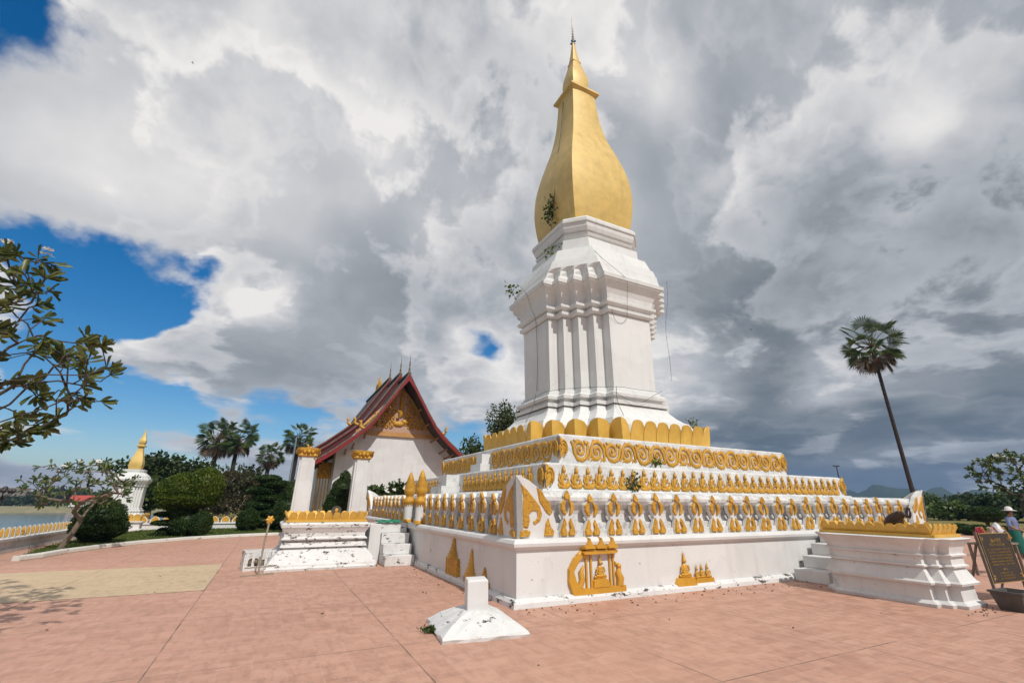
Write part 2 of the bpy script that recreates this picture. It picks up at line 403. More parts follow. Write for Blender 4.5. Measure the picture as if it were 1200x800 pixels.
# little masonry steps up the middle of the left side
m = MB(); m.box(-4.9, -4.485, -.42, .42, 2.452, 2.78); m.box(-4.8, -4.49, -.3, .16, 2.78, 3.10)
m.build('step_block', WHITE, stupa)
m = MB(); m.box(-6.2, -5.57, -.5, .55, 1.822, 2.06); m.box(-6.0, -5.572, -.36, .42, 2.06, 2.40)
m.build('step_block', MOULDL, stupa)

# lotus petals following the stepped plan
def petal(path, H, mat, parent, name='petal', curl=.10, th=.05, ns=8, nt_=6, sag=.30, lean=.0):
    """path: plan polyline (2-D), outward to its right; upright scalloped petal along it"""
    P = [Vector((a, b, 0)) for a, b, z in path]; Z0 = path[0][2]
    cum = [0]
    for a, b in zip(P, P[1:]): cum.append(cum[-1] + (b - a).length)
    T = cum[-1]
    def at(s):
        d = s * T
        for i in range(len(P) - 1):
            if d <= cum[i + 1] + 1e-9:
                return P[i].lerp(P[i + 1], (d - cum[i]) / (cum[i + 1] - cum[i]))
        return P[-1]
    c = (P[0] + P[-1]) / 2; ax = (P[-1] - P[0]).normalized(); out = Vector((ax.y, -ax.x, 0))
    ss = sorted(set([i / ns for i in range(ns + 1)] + [cc / T for cc in cum]))
    mb = MB(); F = []; B = []
    for s in ss:
        x = 2 * s - 1
        h = H * (1 - sag + sag * math.sqrt(max(0, 1 - abs(x) ** 2.4)))
        for t in range(nt_ + 1):
            q = t / nt_; bulge = out * (curl * q ** 3 + lean * q + (.05 * math.sin(PI * q) * (1 - x * x) if len(path) > 2 else .02 * math.sin(PI * q) * (1 - x * x)))
            p = at(s) + bulge
            F.append((p.x, p.y, Z0 + h * q))
            p2 = p - out * (th * (1 - .5 * q)) ; B.append((p2.x, p2.y, Z0 + h * q - .0))
    n = nt_ + 1; K = len(ss); fs = []
    for i in range(K - 1):
        for j in range(nt_):
            fs.append((i * n + j, (i + 1) * n + j, (i + 1) * n + j + 1, i * n + j + 1))
            o = K * n; fs.append((o + i * n + j, o + i * n + j + 1, o + (i + 1) * n + j + 1, o + (i + 1) * n + j))
        fs.append((i * n + nt_, (i + 1) * n + nt_, K * n + (i + 1) * n + nt_, K * n + i * n + nt_))
    for j in range(nt_):
        fs.append((j, j + 1, K * n + j + 1, K * n + j)); e = (K - 1) * n; fs.append((e + j, K * n + e + j, K * n + e + j + 1, e + j + 1))
    mb.add(F + B, fs, 0, True)
    o = mb.build(name, mat, parent)
    es = o.modifiers.new('edge', 'EDGE_SPLIT'); es.split_angle = R(42)
    return o
PW, PM = 3.80, 1.80; PD = PW - PM
m = MB(); m.loft([plan(PW - .03, PD, 4, 0, 3.272), plan(PW - .05, PD, 4, 0, 3.40), plan(PW - .2, PD, 4, 0, 3.46)]); ring = m.build('petal_base', PETAL, stupa)
st = PD / 4
for q in range(4):
    c, sn = round(math.cos(q * PI / 2)), round(math.sin(q * PI / 2))
    rot = lambda a, b: (a * c - b * sn, a * sn + b * c, 3.272)
    for k in range(6):        # straight face (local: facing +x, running +y)
        w_ = 2 * (PM - .28) / 6; a0 = -(PM - .28) + w_ * k
        petal([rot(PW, a0 + .012), rot(PW, a0 + w_ - .012)], .71, PETAL, ring)
    for k in range(5):        # folded petals on the stepped corner
        ox, oy = PW - st * k, PM + st * k
        a = rot(ox, oy - (.27 if k == 0 else st)); b = rot(ox, oy); d = rot(ox - (.27 if k == 4 else st), oy)
        petal([a, b, d], .765, PETAL, ring, curl=.09)

# tower: moulded lofts on the stepped plan
D0 = 1.58
def tower(name, prof, mat, n=4, d=D0, cap0=False, cap1=True):
    mb = MB(); rings = []
    for p in prof:
        z, w = p[0], p[1]; dd = p[2] if len(p) > 2 else d; ch = p[3] if len(p) > 3 else 0
        rings.append(plan(w, dd, n, ch, z))
    mb.loft(rings, 0, cap0, cap1); return mb.build(name, mat, stupa)
tower('plinth', [(3.46, 3.35), (3.95, 3.32), (4.16, 3.22), (4.22, 3.10), (4.36, 2.95), (4.55, 2.80), (4.72, 2.715)], TOWERW)
tower('base_moulding', [(4.72, 2.79), (4.84, 2.80), (4.87, 2.72), (4.88, 2.66), (4.98, 2.65), (5.0, 2.76), (5.10, 2.77), (5.16, 2.70), (5.18, 2.63), (5.27, 2.62), (5.28, 2.57), (5.36, 2.56)], TOWERW)
shaft = tower('shaft', [(5.36, 2.515), (8.10, 2.54)], TOWERW)
tower('cornice', [(8.10, 2.56), (8.12, 2.62), (8.17, 2.67), (8.27, 2.68), (8.29, 2.60), (8.38, 2.59), (8.40, 2.68), (8.44, 2.735), (8.54, 2.745), (8.56, 2.64), (8.64, 2.645), (8.80, 2.67),
                  (9.0, 2.75), (9.15, 2.85), (9.22, 2.92), (9.235, 2.96), (9.28, 2.965), (9.29, 3.0), (9.43, 3.01), (9.44, 2.96)], TOWERW)
tower('sloping_roof', [(9.44, 2.93, 1.58, 0), (9.60, 2.84, 1.50, .05), (9.80, 2.78, 1.42, .45), (9.95, 2.745, 1.36, 1), (9.96, 2.70, 1.3, 1), (10.31, 2.58, 1.2, 1), (10.33, 2.50, 1.12, 1), (10.9, 2.27, .95, 1), (10.915, 2.20, .9, 1), (11.0, 2.06, .8, 1), (11.02, 2.0, .78, 1), (11.5, 1.95, .70, 1), (11.51, 1.80, .66, 1)], TOWERW)
tower('upper_moulding', [(11.51, 1.72, .66, 1), (11.72, 1.70, .64, 1), (11.73, 1.80, .67, 1), (11.83, 1.84, .67, 1), (11.84, 1.74, .65, 1), (11.95, 1.74, .65, 1), (11.96, 1.83, .67, 1), (12.10, 1.88, .68, 1), (12.30, 1.90, .68, 1), (12.31, 1.95, .69, 1), (12.44, 1.95, .69, 1), (12.56, 1.86, .67, 1), (12.62, 1.80, .66, 1), (12.64, 1.3, .5, 1)], TOWERW)
def sqloft(name, prof, mat, parent, bulge=0.0, k=6, sm=False):
    """square section whose faces bow outwards by bulge*w, fine along the height"""
    zs = [p[0] for p in prof]; ws = [p[1] for p in prof]; rings = []
    Z = np.linspace(zs[0], zs[-1], 44) if len(prof) > 5 else zs
    for z in Z:
        w = float(np.interp(z, zs, ws)) if len(prof) <= 5 else float(catmull(z, zs, ws))
        ring_ = []
        for q in range(4):
            c, sn = math.cos(q * PI / 2), math.sin(q * PI / 2)
            for i in range(k):
                t = -1 + 2 * i / k; x = w * (1 + bulge * (1 - t * t)); y = w * t
                ring_.append(Vector((x * c - y * sn, x * sn + y * c, z)))
        rings.append(ring_)
    mb = MB(); mb.loft(rings, 0, True, True, True); o = mb.build(name, mat, parent)
    es = o.modifiers.new('edge', 'EDGE_SPLIT'); es.split_angle = R(35); return o
def catmull(z, zs, ws):
    i = max(0, min(len(zs) - 2, int(np.searchsorted(zs, z) - 1)))
    g = lambda j: ((ws[min(j + 1, len(ws) - 1)] - ws[max(j - 1, 0)]) / (zs[min(j + 1, len(zs) - 1)] - zs[max(j - 1, 0)]))
    h = zs[i + 1] - zs[i]; t = (z - zs[i]) / h
    return (2 * t ** 3 - 3 * t * t + 1) * ws[i] + (t ** 3 - 2 * t * t + t) * h * g(i) + (-2 * t ** 3 + 3 * t * t) * ws[i + 1] + (t ** 3 - t * t) * h * g(i + 1)
sqloft('golden_bulb', [(12.64, 1.40), (13.0, 1.48), (13.4, 1.535), (14.1, 1.60), (14.7, 1.61), (15.6, 1.54), (16.45, 1.38), (17.22, 1.19), (18.1, .965), (19.1, .80), (19.9, .725), (20.8, .67), (20.95, .68)], BULB, stupa, .06)
m = MB(); m.loft([sq(.68, 20.90), sq(.74, 20.97), sq(.80, 21.03), sq(.84, 21.05), sq(.84, 21.16), sq(.60, 21.20), sq(.46, 21.24)]); m.build('collar', BULB, stupa)
sqloft('upper_bulb', [(21.24, .40), (21.5, .44), (21.9, .475), (22.15, .475), (22.55, .43), (23.1, .31), (23.55, .225), (23.6, .225), (23.75, .20), (24.3, .13), (25.15, .05)], BULB, stupa, .10)
m = MB(); m.loft([sq(.25, 23.52), sq(.262, 23.58), sq(.235, 23.63)], cap0=True); m.build('band', GOLD, stupa)
SIL = simple('tarnished_silver', (.45, .42, .34), (.28, .26, .22), 20, .4, .6)
m = MB(); prof = [(.02, 25.1), (.02, 25.2)]
for k in range(9):
    z = 25.28 + k * .19; r_ = .085 - k * .008
    prof += [(.018, z - .05), (r_, z), (r_ * .9, z + .03), (.018, z + .07)]
prof += [(.012, 27.0), (.004, 27.3)]
m.lathe(prof, n=10); fin = m.build('finial', SIL, stupa)
m = MB()
for a in range(4): m.blob((.12 * math.cos(a * PI / 2 + .4), .12 * math.sin(a * PI / 2 + .4), 25.22), .06, 8, 5)
m.build('blue_bulb', simple('blue_glass', (.05, .12, .22), (.10, .2, .3), 5, .2), fin)

# wall reliefs on the terrace
def fR(s, z, d): return Vector((s, -HW - d, z))
def fL(s, z, d): return Vector((-HW - d, -s, z))          # s = -v
def raised(mb, poly, fn, d0=.003, d1=.05, k=.93):
    cx = sum(a for a, b in poly) / len(poly); cy = sum(b for a, b in poly) / len(poly)
    A = [fn(a, b, d0) for a, b in poly]; B = [fn(cx + (a - cx) * k, cy + (b - cy) * k, d1) for a, b in poly]; n = len(poly)
    mb.add(A + B, [tuple(range(n, 2 * n))] + [(i, (i + 1) % n, n + (i + 1) % n, n + i) for i in range(n)])
def rtube(mb, pts, rad, fn, d=.02, flat=.8):
    nn = fn(0, 0, 1) - fn(0, 0, 0); mb.tube([fn(a, b, d) for a, b in pts], rad, 8, 0, True, True, flat, nn)
def rblob(mb, s, z, r, fn, d=.02): mb.blob(fn(s, z, d), r, 10, 6)
def buddha(mb, s, z, h, fn):
    """seated figure in half relief, h tall from the knees to the tip of the crown"""
    k = h
    rtube(mb, [(s - .34 * k, z + .07 * k), (s - .15 * k, z + .05 * k), (s + .15 * k, z + .05 * k), (s + .34 * k, z + .07 * k)], [.05 * k, .085 * k, .085 * k, .05 * k], fn, .03)
    rtube(mb, [(s - .26 * k, z + .12 * k), (s, z + .10 * k), (s + .24 * k, z + .13 * k)], [.05 * k, .06 * k, .05 * k], fn, .05)
    rtube(mb, [(s, z + .08 * k), (s, z + .25 * k), (s, z + .42 * k), (s, z + .52 * k)], [.15 * k, .115 * k, .16 * k, .07 * k], fn, .03, .55)
    for e in (-1, 1): rtube(mb, [(s + e * .155 * k, z + .45 * k), (s + e * .22 * k, z + .28 * k), (s + e * .06 * k, z + .17 * k)], [.05 * k, .045 * k, .035 * k], fn, .045)
    rblob(mb, s, z + .63 * k, (.085 * k, .08 * k, .10 * k), fn, .04)
    rtube(mb, [(s, z + .70 * k), (s, z + .80 * k), (s, z + 1.0 * k)], [.07 * k, .045 * k, .006 * k], fn, .03)
m = MB()          # the boat shrine
raised(m, [(-5.93, .10), (-5.60, .055), (-4.76, .055), (-4.76, .20), (-5.0, .205), (-5.45, .20), (-5.70, .20), (-5.86, .30), (-5.92, .48), (-5.78, .66), (-5.64, .76), (-5.70, .80), (-5.88, .70), (-6.01, .52), (-6.02, .32)], fR, .003, .06, .97)
rtube(m, [(-5.62, .70), (-5.74, .76), (-5.80, .72), (-5.78, .66)], [.05, .05, .04, .02], fR)
for s in (-5.62, -5.52, -5.02, -5.10): rtube(m, [(s, .20), (s, .74)], .022, fR)
raised(m, [(-5.72, .74), (-4.97, .74), (-4.93, .78), (-4.98, .815), (-5.70, .815), (-5.76, .78)], fR, .003, .11)
for s in (-5.60, -5.345, -5.09): raised(m, [(s - .135, .815), (s + .135, .815), (s + .125, .86), (s + .07, .90), (s + .03, .96), (s + .005, 1.03), (s - .005, 1.03), (s - .03, .96), (s - .07, .90), (s - .125, .86)], fR, .003, .15, .8)
raised(m, [(-5.52, .20), (-5.14, .20), (-5.16, .31), (-5.22, .34), (-5.44, .34), (-5.50, .31)], fR, .003, .07)
buddha(m, -5.33, .34, .40, fR)
rtube(m, [(-5.78, .22), (-5.72, .34), (-5.74, .46), (-5.68, .56)], [.06, .06, .05, .015], fR)
rtube(m, [(-4.90, .20), (-4.88, .32), (-4.92, .42), (-4.89, .50)], [.07, .08, .06, .04], fR); rblob(m, -4.90, .52, .05, fR); rtube(m, [(-4.96, .55), (-4.98, .60)], [.03, .008], fR)
m.build('boat_relief', CARVE if False else GOLD, stupa)['label'] = 'gold relief of a boat shrine with seated figure'
m = MB()
raised(m, [(-3.52, .05), (-3.02, .05), (-2.98, .10), (-3.04, .24), (-3.48, .24), (-3.54, .14)], fR, .003, .07)
buddha(m, -3.26, .24, .47, fR)
raised(m, [(-3.02, .09), (-2.46, .09), (-2.48, .20), (-3.0, .22)], fR)
for i, s in enumerate((-2.94, -2.80, -2.64)): buddha(m, s, .20, .27 + .01 * i, fR)
m.build('figures_relief', GOLD, stupa)['label'] = 'gold relief of a seated figure with three smaller ones'
def chedi(s0, s1, z0, h, body):
    mb = MB(); sc = (s0 + s1) / 2; w = (s1 - s0) / 2
    raised(mb, [(s0, z0), (s1, z0), (s1, z0 + body * .55), (s1 - .04, z0 + body * .6), (s1 - .04, z0 + body), (s0 + .04, z0 + body), (s0 + .04, z0 + body * .6), (s0, z0 + body * .55)], fL, .003, .06, .95)
    for k in range(5): rtube(mb, [(s0 + .06 + k * (2 * w - .12) / 4, z0 + .02), (s0 + .06 + k * (2 * w - .12) / 4, z0 + body * .95)], .03, fL, .05)
    top = z0 + h; b = z0 + body
    rtube(mb, [(sc, b + (top - b) * t) for t in (0, .08, .14, .2, .28, .36, .44, .52, .6, .68, .76, .84, .92, 1)], [w * .6, w * .5, w * .55, w * .36, w * .42, w * .26, w * .32, w * .2, w * .25, w * .15, w * .19, w * .1, w * .1, .006], fL, .02, .6)
    return mb
chedi(3.68, 4.46, .10, .80, .36).build('chedi_relief', CARVE, stupa)
mb = chedi(4.78, 5.42, .06, .66, .16)
raised(mb, [(4.74, .16), (5.46, .16), (5.30, .24), (5.18, .40), (5.02, .40), (4.9, .24)], fL, .003, .09, .8); mb.build('chedi_relief', GOLD, stupa)
chedi(5.52, 6.0, .06, .40, .16).build('chedi_relief', CARVE, stupa)

# stairs against the terrace
def stair(label, boxes, mat):
    mb = MB()
    for b in boxes: mb.box(*b)
    return tag(mb.build('stair', mat, None, None, .012), label, 'stair')
stair('flight of worn white steps climbing beside the left offering table', [(-7.88, -7.105, -1.28 + .33 * k, .55, .253 * k + .002, .253 * (k + 1)) for k in range(4)], WORN)
stair('white steps behind the right-hand offering table against the terrace', [(.03 + .40 * k, 1.9, -7.86, -7.105, .25 * k + .002, .25 * (k + 1)) for k in range(4)], WHITE)
# lotus bud gate posts
def gate_post(loc, label):
    t = thing('gate_post', label, 'post', loc, 0, 'lotus bud posts at the stair head')
    mb = MB(); mb.lathe([(.13, 0), (.13, .62)], n=14); mb.build('shaft', WHITE, t)
    mb = MB(); mb.lathe([(.15, 0), (.15, .07), (.14, .09)], n=14); mb.build('foot_ring', GOLD, t)
    mb = MB(); mb.lathe([(.13, .50), (.17, .55), (.175, .62), (.12, .68), (.10, .72), (.13, .76), (.165, .84), (.17, .92), (.15, 1.0), (.16, 1.02), (.13, 1.08), (.14, 1.1), (.10, 1.18), (.11, 1.2), (.06, 1.34), (.03, 1.41), (.005, 1.44)], n=14)
    for k in range(14):
        a = 2 * PI * k / 14
        mb.tube([(.135 * math.cos(a), .135 * math.sin(a), .53), (.14 * math.cos(a), .14 * math.sin(a), .44)], [.03, .004], 5)
    mb.build('lotus_bud', CARVE, t)
gate_post((-7.02, .02, 1.022), 'gold lotus bud post at the stair head, the farther one')
gate_post((-7.02, -1.22, 1.022), 'gold lotus bud post at the stair head, nearer the scroll-leaf corner')

# offering tables
def petal_rim(parent, x0, x1, y0, y1, z, pitch, H, mat):
    for (ax, ay, bx, by) in ((x0, y0, x1, y0), (x1, y0, x1, y1), (x1, y1, x0, y1), (x0, y1, x0, y0)):
        L = math.hypot(bx - ax, by - ay); n = max(1, round(L / pitch))
        for k in range(n):
            t0, t1 = (k + .03) / n, (k + .97) / n
            petal([(ax + (bx - ax) * t0, ay + (by - ay) * t0, z), (ax + (bx - ax) * t1, ay + (by - ay) * t1, z)], H * random.uniform(.94, 1.05), mat, parent, curl=.03, th=.03, ns=6, nt_=4, sag=.4, lean=.03)
def offering_table(label, loc, hx, hy, prof, mat, d, pitch, rim, H=.2):
    t = thing('offering_table', label, 'offering table', loc)
    mb = MB(); mb.loft([rect(hx + e, hy + e, z, d) for z, e in prof]); body = mb.build('body', mat, t)
    zt = prof[-1][0]
    mb = MB(); ix, iy = rim
    mb.loft([rect(ix + .05, iy + .05, zt + .003), rect(ix + .05, iy + .05, zt + .05), rect(ix, iy, zt + .052)]); mb.build('rim', PETAL, t)
    petal_rim(t, -ix, ix, -iy, iy, zt + .052, pitch, H, PETAL)
    return t
profR = [(0, .10), (.05, .11), (.07, .075), (.10, .03), (.325, .02), (.335, .09), (.37, .10), (.40, .065), (.56, .0), (.60, -.02), (.605, .035), (.63, .04), (.65, .0), (.77, .0), (.78, .04), (.805, .045), (.82, .01), (.93, .04), (1.02, .11), (1.06, .145), (1.075, .115)]
offering_table('moulded white offering table with brown elephant behind its gold petals', (.02, -9.12, 0), .54, 1.0, profR, plaster('table_plaster', spots=.12), .30, .165, (.44, .92), .17)
profL = [(0, .32), (.05, .33), (.09, .30), (.13, .29), (.30, .18), (.44, .06), (.46, -.02), (.49, -.02), (.50, .06), (.60, .02), (.61, -.05), (.66, -.05), (.665, .05), (.69, .06), (.74, .0), (.82, .0), (.92, .06), (.96, .09), (1.03, .10), (1.08, .02)]
offering_table('peeling white offering table with gold petals beside the left steps', (-9.36, -.05, 0), .98, .82, profL, PEEL, 0, .215, (.94, .80), .20)
m = MB(); m.box(-8.2, -7.89, -.55, .6, 0, 1.0); tag(m.build('landing_block', WHITE, None, None, .01), 'plain white block between peeling offering table and steps', 'masonry block')

# foreground marker
t = thing('boundary_marker', 'small white stone marker on a sloping base in the foreground paving', 'stone marker', (-8.08, -7.90, 0), R(-8))
m = MB(); rings = []
for z, w in ((0, .56), (.035, .565), (.06, .55), (.16, .40), (.22, .28), (.25, .20)):
    rr = []
    for q in range(4):
        for i in range(8):
            a, b = sq(w, z)[q], sq(w, z)[(q + 1) % 4]; p = a.lerp(b, i / 8)
            p = p + Vector((random.uniform(-.014, .014), random.uniform(-.014, .014), random.uniform(-.006, .01) if z > 0 else 0)); rr.append(p)
    rings.append(rr)
m.loft(rings); m.build('base', plaster('marker_plaster', spots=.42, fine=2.0), t)
m = MB(); m.loft([sq(.142, .22), sq(.142, .60), sq(.13, .615)]); pst = m.build('post', WALLW, t, None, .012); pst.rotation_euler = (R(1.0), R(-1.5), R(-6))

# ------------------------------------------------------------------ temple
V0 = 16.0; UC = -3.83
TILE = Mat('roof_tiles', rough=.75)
tz = TILE.nt.nodes.new('ShaderNodeTexBrick'); tz.inputs['Scale'].default_value = 1; tz.inputs['Brick Width'].default_value = .3; tz.inputs['Row Height'].default_value = .22
tz.inputs['Mortar Size'].default_value = .03; tz.inputs['Color1'].default_value = (.065, .042, .034, 1); tz.inputs['Color2'].default_value = (.115, .08, .062, 1); tz.inputs['Mortar'].default_value = (.03, .025, .02, 1)
mp = TILE.nt.nodes.new('ShaderNodeMapping'); mp.inputs['Rotation'].default_value = (0, PI / 2, 0); mp.inputs['Scale'].default_value = (1, 1, 1)
cx_ = TILE.nt.nodes.new('ShaderNodeCombineXYZ'); sx_ = TILE.nt.nodes.new('ShaderNodeSeparateXYZ'); TILE.link(TILE.P, sx_.inputs[0])
TILE.link(sx_.outputs['Y'], cx_.inputs['X']); TILE.link(sx_.outputs['Z'], cx_.inputs['Y']); TILE.link(cx_.outputs[0], tz.inputs['Vector'])
TILE.color(TILE.mix(TILE.ramp(TILE.noise(1.3, 5, .6), [(.35, 0), (.7, 1)]), tz.outputs['Color'], (.085, .068, .058)))
RED = simple('red_paint', (.24, .018, .02), (.15, .014, .014), 4, .5)
DRED = simple('dark_red_board', (.10, .018, .018), (.06, .014, .014), 4, .6)
EDGE = simple('edge_tiles', (.07, .055, .045), (.20, .17, .14), 5, .7)
temple = thing('temple', 'white temple hall with steep layered red-edged roof and gold pediment', 'temple', (CAM.x + (UC - CAM.x) * 1.275, CAM.y + (V0 - CAM.y) * 1.275, CAM.z * (1 - 1.275))); temple.scale = (1.275,) * 3
# half section of roof: (distance from ridge, height below ridge)
SEC = [(0, 0), (.5, .86), (.97, 1.62), (1.5, 2.48), (2.07, 3.34), (2.5, 3.78), (2.95, 4.20), (3.5, 4.65), (4.1, 5.15), (4.6, 5.5), (4.95, 5.75)]
m = MB()
wl = 3.75
m.prism([(-wl, 0), (wl, 0), (wl, 4.4), (2.6, 5.9), (0, 8.9), (-2.6, 5.9), (-wl, 4.4)], lambda a, b, d: Vector((a, d, b)), 0.0, .35, 0)
m.box(-wl + .002, -wl + .35, .35, 15, 0, 4.4); m.box(wl - .35, wl - .002, .35, 15, 0, 4.4); m.box(-wl + .35, wl - .35, 14.6, 15, 0, 4.4)
m.build('wall', plaster('temple_plaster', base=(.68, .675, .675)), temple)
segs = [(-1.5, 1.6, 9.56), (1.15, 5.2, 10.15), (4.7, 14.5, 10.65)]
for (y0, y1, zr) in segs:
    m = MB()
    for e in (-1, 1):
        top = [(e * a, zr - b) for a, b in SEC]; bot = [(e * a, zr - b - .16) for a, b in SEC]
        poly = top + list(reversed(bot))
        A = [Vector((a, y0, b)) for a, b in poly]; B = [Vector((a, y1, b)) for a, b in poly]; n = len(poly); h = len(top)
        m.add(A + B, [(i, i + 1, n + i + 1, n + i) for i in range(h - 1)] + [(i, i + 1, n + i + 1, n + i) for i in range(h, n - 1)] +
              [(h - 1, h, n + h, n + h - 1)] + [(i, i + 1, n - 2 - i, n - 1 - i) for i in range(h - 1)] + [(n + i, n + i + 1, n + n - 2 - i, n + n - 1 - i) for i in range(h - 1)], 0)
    m.box(-.12, .12, y0, y1, zr - .05, zr + .10)
    rf = m.build('roof', TILE.m, temple)
    m = MB(); LO = .28 if y0 < 0 else .10       # red barge boards
    for e in (-1, 1):
        for (a, b), (c_, d_) in zip(SEC, SEC[1:]):
            lo = LO
            P8 = [(e * a, y0 - .10, zr - b - .03), (e * c_, y0 - .10, zr - d_ - .03), (e * c_, y0 - .10, zr - d_ - lo), (e * a, y0 - .10, zr - b - lo - (.2 if a == 0 else 0))]
            Q8 = [(x, y0 - .004, z) for x, y, z in P8]
            m.add(P8 + Q8, [(0, 1, 2, 3), (4, 7, 6, 5), (0, 4, 5, 1), (3, 2, 6, 7), (0, 3, 7, 4), (1, 5, 6, 2)])
        m.tube([(e * SEC[-1][0], y, zr - SEC[-1][1] - .1) for y in (y0, y1)], .07, 6)
    m.build('barge_board', RED, rf)
    if y0 > 0:
        m = MB()
        for e in (-1, 1):
            for (a, b), (c_, d_) in zip(SEC, SEC[1:]):
                P8 = [(e * a, y0 - .02, zr - b - .165), (e * c_, y0 - .02, zr - d_ - .165), (e * c_, y0 - .02, zr - d_ - 1.1), (e * a, y0 - .02, zr - b - 1.1)]
                Q8 = [(x, y0 + .03, z) for x, y, z in P8]
                m.add(P8 + Q8, [(0, 1, 2, 3), (4, 7, 6, 5), (0, 4, 5, 1), (3, 2, 6, 7)])
        m.build('gable_board', DRED, rf)
    m = MB()
    for e in (-1, 1): m.tube([(e * a, y0 - .05, zr - b + .01) for a, b in SEC], .05, 6)
    m.build('edge_tiles', EDGE, rf)
    m = MB(); m.lathe([(.10, 0), (.08, .15), (.05, .3), (.07, .36), (.04, .42), (.05, .7), (.02, .9), (.004, 1.45)], (0, y0 + .1, zr + .02), 8)
    m.build('roof_spike', simple('dull_bronze', (.25, .17, .07), (.08, .06, .05), 6, .5, .3), rf)
    for e in (-1, 1):
        for (a, b, k) in ((2.5, 3.78, .72), (4.95, 5.75, .62)):
            x, z = e * a, zr - b; m = MB()
            m.tube([(x + e * .0, y0 - .05, z), (x + e * .22 * k, y0 - .05, z + .06), (x + e * .34 * k, y0 - .05, z + .22 * k), (x + e * .26 * k, y0 - .05, z + .42 * k), (x + e * .36 * k, y0 - .05, z + .55 * k), (x + e * .52 * k, y0 - .05, z + .62 * k)], [.10, .10, .09, .07, .08, .015], 7)
            m.tube([(x + e * .3 * k, y0 - .05, z + .5 * k), (x + e * .26 * k, y0 - .05, z + .72 * k)], [.05, .006], 5)
            m.build('naga_finial', CARVE, rf)
m = MB()
for k, y in enumerate((8.6, 9.2, 9.8)):
    m.lathe([(.16, 0), (.12, .3), (.14, .35), (.08, .6), (.09, .65), (.02, .8 + .5 * (k == 1)), (.004, 1.0 + .6 * (k == 1))], (0, y, 10.7), 8)
m.build('ridge_ornament', GOLD, temple)
# pediment
m = MB(); m.prism([(-2.65, 5.86), (2.65, 5.86), (2.2, 6.45), (0, 9.0), (-2.2, 6.45)], lambda a, b, d: Vector((a, d, b)), -.06, -.003)
ped = m.build('pediment', simple('plum_ground', (.50, .33, .24), (.42, .26, .20), 3, .6), temple)
m = MB()
def inside(x, z): return z > 6.05 and abs(x) < (9.0 - z) * .83 - .12
def swirl(x, z, r_, dirn):
    pts = [(x + dirn * r_ * (1 - .8 * t) * math.cos(1.2 + t * 7.5), -.08, z + r_ * (1 - .8 * t) * math.sin(1.2 + t * 7.5)) for t in np.linspace(0, 1, 12)]
    m.tube(pts, list(np.linspace(.062, .03, 12)), 5)
for i in range(12):
    for j in range(17):
        x = -2.3 + 4.6 * j / 16 + (.14 if i % 2 else 0); z = 6.25 + i * .22
        if inside(x, z) and abs(x) > .30: swirl(x + random.uniform(-.05, .05), z + random.uniform(-.04, .04), random.uniform(.12, .17), random.choice((1, -1)))
for e in (-1, 1): m.tube([(e * 2.3, -.08, 6.16), (e * 1.2, -.08, 7.4), (e * .1, -.08, 8.75)], .06, 6)
m.tube([(0, -.08, 8.7), (0, -.08, 7.6)], [.09, .16], 6)
m.blob((0, -.1, 7.55), (.13, .09, .16)); m.tube([(0, -.1, 7.4), (.0, -.1, 7.05), (-.2, -.1, 6.75)], [.13, .18, .12], 8); m.tube([(.12, -.1, 7.25), (.42, -.1, 7.0), (.38, -.1, 6.6)], [.06, .06, .05], 6)
m.tube([(-.12, -.1, 7.25), (-.36, -.1, 7.45)], [.06, .04], 6)
m.blob((.36, -.1, 6.62), (.28, .09, .16)); m.blob((-.1, -.1, 6.45), (.4, .1, .18))
m.build('pediment_relief', CARVE, ped)
m = MB()
for k in range(3): m.box(-2.78 + .02 * k, 2.78 - .02 * k, -.14 + .03 * k, -.002, 5.60 + .10 * k, 5.695 + .10 * k)
m.build('pediment_sill', gold('ochre_trim', base=(.55, .29, .10), metal=.05), temple)
BRK = simple('brown_bracket', (.30, .16, .08), (.2, .1, .05), 6, .6)
for e in (-1, 1):
    for a, b in ((2.3, 3.75), (2.95, 4.45), (3.35, 4.8), (1.6, 2.9), (1.0, 2.0)):
        m = MB(); m.tube([(e * (a - .12), -.02, 9.56 - b - .42), (e * (a - .05), -.7, 9.56 - b - .32), (e * a, -1.3, 9.56 - b - .26)], .06, 6); m.build('bracket', BRK, temple)
# gilded porch screen at left side
m = MB()
for k in range(5): m.box(-4.55 + .17 * k, -4.48 + .17 * k, 1.2, 1.28, 0, 3.0)
m.box(-4.6, -3.76, 1.14, 1.22, 2.9, 3.9)
for k in range(8):
    pts = [(-4.2 + .35 * math.cos(t + k), 1.10, 3.4 + .07 * (k - 4) + .3 * math.sin(t)) for t in np.linspace(0, 4, 9)]
    m.tube(pts, .05, 5)
m.build('porch_screen', CARVE, temple)
m = MB(); m.box(-4.7, -3.752, 1.5, 13.5, 0, .5); m.build('porch_base', WHITE, temple)

def pillar(loc, label, k):
    t = thing('gate_pillar', label, 'pillar', loc, R(k), 'pillars with gold capitals')
    mb = MB(); mb.loft([plan(.47, .1, 1, 0, 0), plan(.47, .1, 1, 0, .25), plan(.40, .09, 1, 0, .27), plan(.34, .08, 1, 0, 3.55), plan(.36, .08, 1, 0, 3.56)]); mb.build('shaft', WHITE, t)
    mb = MB(); mb.loft([plan(.36, .1, 1, 1, 3.56), plan(.43, .1, 1, 1, 3.62), plan(.40, .1, 1, 1, 3.72), plan(.50, .12, 1, 1, 3.86), plan(.52, .12, 1, 1, 3.95), plan(.4, .1, 1, 1, 3.98)])
    for q in range(16):
        a = 2 * PI * q / 16; mb.blob((.46 * math.cos(a), .46 * math.sin(a), 3.80), (.10, .10, .13), 6, 4)
    mb.build('capital', CARVE, t)
p1 = pv(352, 590, 10.0); p2 = pv(418, 590, 10.0)
